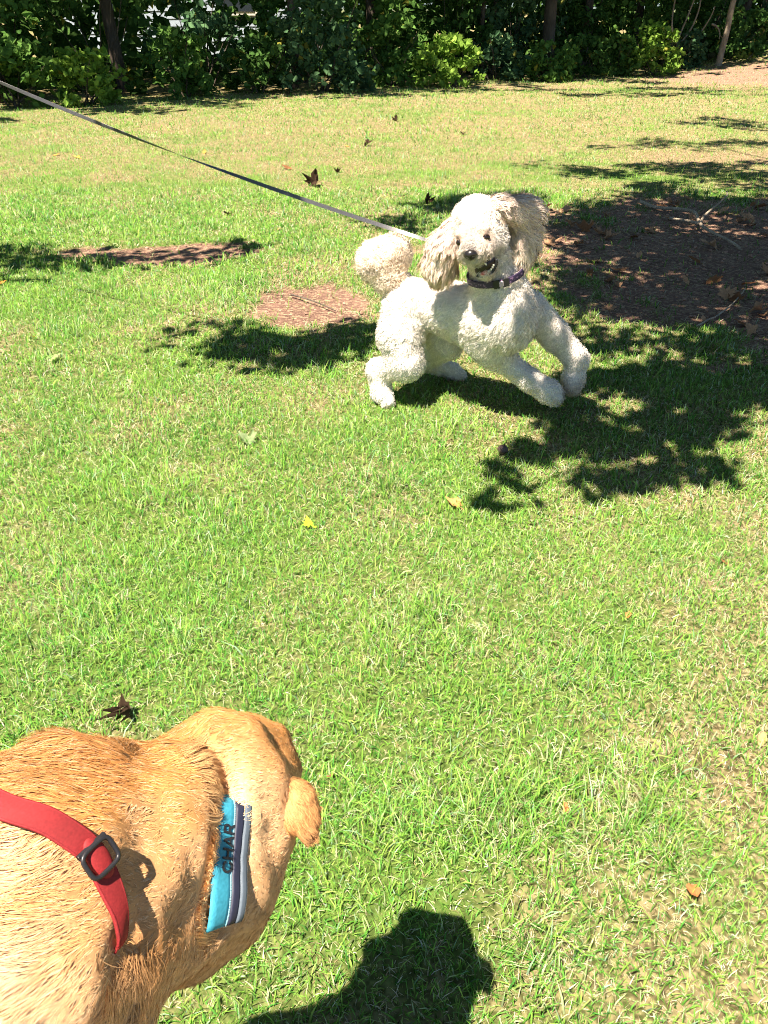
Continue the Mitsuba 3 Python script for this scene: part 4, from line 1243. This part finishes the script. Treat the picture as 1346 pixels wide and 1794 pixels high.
def fallen_branch(label, paths, radii, bark='m_pale_bark'):
    t = thing('fallen_branch', label, 'branch')
    for i, (p, r) in enumerate(zip(paths, radii)):
        q = spline(np.array(p, float), 26)
        q[:, 2] += land(q[:, 0], q[:, 1]) + r
        put('stick' if i == 0 else 'side_twig', tube(q, np.linspace(r, r * .55, 26), 7), bark, t, smooth=True)

fallen_branch('pale forked dead branch lying on the shaded soil at the right', [
    [(1.93, 6.36, .02), (2.10, 6.10, .03), (2.17, 5.92, .05), (2.12, 5.62, .04), (2.14, 5.30, .03), (2.16, 4.98, .02)],
    [(2.13, 5.62, .04), (2.22, 5.75, .09), (2.34, 5.86, .14), (2.42, 6.02, .17)],
    [(2.11, 5.60, .04), (2.02, 5.66, .05), (1.98, 5.80, .03), (2.04, 5.90, .02)]], [.014, .009, .010])
fallen_branch('thin straight twig lying on the soil between the two shaded patches', [[(1.45, 3.62, .01), (1.62, 3.80, .014), (1.80, 4.05, .012), (1.92, 4.25, .01)]], [.005])
fallen_branch('short dark twig on the small soil patch left of the curly dog', [[(-.48, 4.12, .012), (-.36, 4.0, .016), (-.24, 3.86, .012)]], [.005], 'm_bark')
fallen_branch('crooked twig lying on the soil at the right edge of the picture', [[(1.75, 3.55, .01), (1.90, 3.50, .03), (2.02, 3.58, .02), (2.2, 3.48, .01)], [(1.92, 3.51, .03), (1.98, 3.42, .05), (2.06, 3.36, .05)]], [.006, .004])

def crumbs():
    rng = np.random.default_rng(88)
    k = 9000
    x, y = rng.uniform(-2.0, 5.2, k), rng.uniform(2.6, 7.4, k)
    d = dirt(x, y)
    ok = (rng.random(k) < ease(.2, .7, d)) & (np.abs(x) < .44 * y + .8)
    x, y = x[ok], y[ok]
    k = len(x)
    b = trimesh.creation.icosahedron()
    r = .003 + .011 * rng.random(k) ** 3
    v = b.vertices[None] * r[:, None, None] * rng.uniform(.6, 1.3, (k, 12, 1)) * np.array([1, 1, .7])
    v = v + np.column_stack([x, y, land(x, y) + r * .2 + .022 * (fbm2(x, y, 11., 41, 3) - .5) + .016 * (fbm2(x, y, 26., 42, 2) - .5)])[:, None]
    f = (b.faces[None] + (np.arange(k) * 12)[:, None, None]).reshape(-1, 3)
    c = blend(np.tile([.19, .105, .075], (k, 1)), [.34, .21, .15], rng.random(k))
    tag(put('soil_crumbs', (v.reshape(-1, 3), f), 'm_plain', color=np.repeat(c, 12, 0)), 'crumbs of reddish soil scattered on the bare patches', 'soil', kind='stuff')

crumbs()

# ------------------------------------------------------------------ the person who holds the leash, left of the picture
mat('m_skin', (.50, .30, .21), .55)
mat('m_shirt', mikit.proc(lambda p, n, uv: mikit.mix((.10, .13, .20), (.14, .18, .26), mikit.noise(p.x * 400, p.y * 400, p.z * 400))), .85)
mat('m_trousers', mikit.proc(lambda p, n, uv: mikit.mix((.050, .055, .065), (.075, .08, .095), mikit.noise(p.x * 300, p.y * 300, p.z * 120))), .9)
mat('m_hair', mikit.proc(lambda p, n, uv: mikit.mix((.035, .020, .012), (.09, .055, .03), mikit.noise(p.x * 240, p.y * 240, p.z * 30))), .5)

def build_person():
    t = thing('person', 'person in a blue shirt and dark trousers holding out the leash left of the picture', 'person')
    B, E = bone, egg
    o = np.array([-3.0, 4.05, float(land(-3.0, 4.05))])
    f = unit([.95, -.22, 0]); s = np.array([f[1], -f[0], 0])          # facing, and the person's right
    up_ = np.array([0, 0, 1.0])
    ax = np.array([f, s, up_])
    def q(a, b, c):
        return o + a * f + b * s + c * up_
    hand = LEASH_HAND + np.array([-.118, 0, 0])
    sh = q(.01, .185, 1.40)
    elbow = (sh + hand) / 2 + np.array([.0, .03, -.06])
    lsh, lel, lha = q(.0, -.185, 1.40), q(-.03, -.25, 1.12), q(.06, -.27, .88)
    legs = []
    for sx, fa in ((1, .10), (-1, -.10)):
        legs.append((q(0, .095 * sx, .90), q(fa * .8 + .02, .10 * sx, .50), q(fa, .10 * sx, .09), q(fa + .17, .115 * sx, .03)))
    body = [
        (.05, B, (q(0, 0, 1.00), q(0, 0, 1.18), .125, .12)), (.05, E, (q(0, 0, 1.30), [.105, .165, .16], ax)), (.05, E, (q(-.01, 0, .95), [.115, .155, .11], ax)),
        (.03, B, (q(0, 0, 1.42), q(.02, 0, 1.52), .058, .054)),
        (.02, E, (q(.025, 0, 1.635), [.092, .074, .108], ax)), (.02, E, (q(.05, 0, 1.575), [.060, .052, .060], ax)),
        (.008, B, (q(.112, 0, 1.635), q(.130, 0, 1.605), .009, .014)),
        (.008, E, (q(.02, .076, 1.625), [.022, .010, .032], ax)), (.008, E, (q(.02, -.076, 1.625), [.022, .010, .032], ax)),
        (.03, B, (sh, elbow, .056, .042)), (.02, B, (elbow, hand + [-.045, 0, -.01], .040, .028)),
        (.03, B, (lsh, lel, .056, .042)), (.02, B, (lel, lha, .040, .028)),
        (.012, E, (hand + [-.015, .0, .0], [.038, .016, .042])), (.012, E, (lha + [.01, 0, -.06], [.028, .018, .05])),
    ]
    for j in range(4):                                                   # fingers closed on the handle bar
        z = .030 - .020 * j
        a = hand + np.array([.012, -.010, z])
        ln = [.92, 1.0, .96, .82][j]
        b = a + np.array([.034 * ln, -.010, 0]); c = b + np.array([.012, .022 * ln, -.002]); d = c + np.array([-.022 * ln, .010, 0])
        for u, v, r in ((a, b, .0092), (b, c, .0088), (c, d, .0080)):
            body.append((.004, B, (u, v, r, r * .95)))
        a = lha + np.array([.0, -.024 + .016 * j, -.10]); b = a + np.array([.008, 0, -.036 * ln]); c = b + np.array([.016, 0, -.030 * ln])
        body += [(.004, B, (a, b, .0088, .0084)), (.004, B, (b, c, .0082, .007))]
    a = hand + np.array([-.010, .012, .030]); b = a + np.array([.028, .014, .014]); c = b + np.array([.026, -.002, -.004])
    body += [(.006, B, (a, b, .012, .010)), (.005, B, (b, c, .010, .008))]
    a = lha + np.array([.022, .012, -.03]); b = a + np.array([.022, .008, -.03]); c = b + np.array([.006, .0, -.028])
    body += [(.006, B, (a, b, .012, .010)), (.005, B, (b, c, .010, .008))]
    for a, b, c, d in legs:
        body += [(.05, B, (a, b, .085, .056)), (.03, B, (b, c, .054, .040)), (.02, B, (c + [0, 0, -.03], d, .040, .034))]
    sol = Solid(body, [-3.45, 3.4, -.08], [-2.2, 4.6, 1.80], .009)
    put('body', (sol.v, sol.tri), 'm_skin', t, normals=sol.n)
    cloth = [(.05, B, (q(0, 0, .98), q(0, 0, 1.18), .142, .135)), (.05, E, (q(0, 0, 1.30), [.120, .182, .155], ax)), (.05, E, (q(-.01, 0, .92), [.130, .170, .07], ax)),
             (.03, B, (sh, sh + (elbow - sh) * .72, .070, .062)), (.03, B, (lsh, lsh + (lel - lsh) * .72, .070, .062)), (.03, B, (q(0, 0, 1.36), q(.005, 0, 1.425), .10, .066))]
    wr = lambda p: (meshkit.noise(p * np.array([14, 14, 22]), 4) - .5) * .014
    c_ = Solid(cloth, [-3.45, 3.5, .7], [-2.3, 4.6, 1.6], .013, wr)
    put('shirt', (c_.v, c_.tri), 'm_shirt', t, normals=c_.n)
    tr = [(.05, E, (q(-.01, 0, .92), [.128, .168, .10], ax))]
    for a, b, c, d in legs:
        tr += [(.05, B, (a, b, .102, .074)), (.03, B, (b, c + [0, 0, .0], .074, .062))]
    t_ = Solid(tr, [-3.45, 3.5, -.05], [-2.5, 4.6, 1.1], .013, wr)
    put('trousers', (t_.v, t_.tri), 'm_trousers', t, normals=t_.n)
    for a, b, c, d in legs:
        s_ = Solid([(.03, B, (c + [0, 0, -.045], d, .048, .040)), (.02, B, (c + [0, 0, -.02], c + [0, 0, .03], .046, .044))], c - [.25, .25, .15], c + [.35, .25, .15], .007)
        put('shoe', (s_.v, s_.tri), 'm_black', t, normals=s_.n)
    h_ = Solid([(.02, E, (q(-.005, 0, 1.665), [.095, .084, .098], ax)), (.03, E, (q(-.045, 0, 1.60), [.058, .078, .10], ax))], q(0, 0, 1.62) - .25, q(0, 0, 1.62) + .25, .007,
               lambda p: (meshkit.noise(p * np.array([60, 60, 14]), 2) - .5) * .008)
    put('hair', (h_.v, h_.tri), 'm_hair', t, normals=h_.n)
    for sx in (-1, 1):
        put('eye', ball(sol.reach(q(.05, .030 * sx, 1.642), f, .2) - f * .006, [.011] * 3, sub=2), 'm_eye', t, smooth=True)
    put('mouth', ball(sol.reach(q(.05, 0, 1.572), f, .2) - f * .004, np.array([.007, .022, .006]), ax), 'm_tongue', t, smooth=True)

build_person()
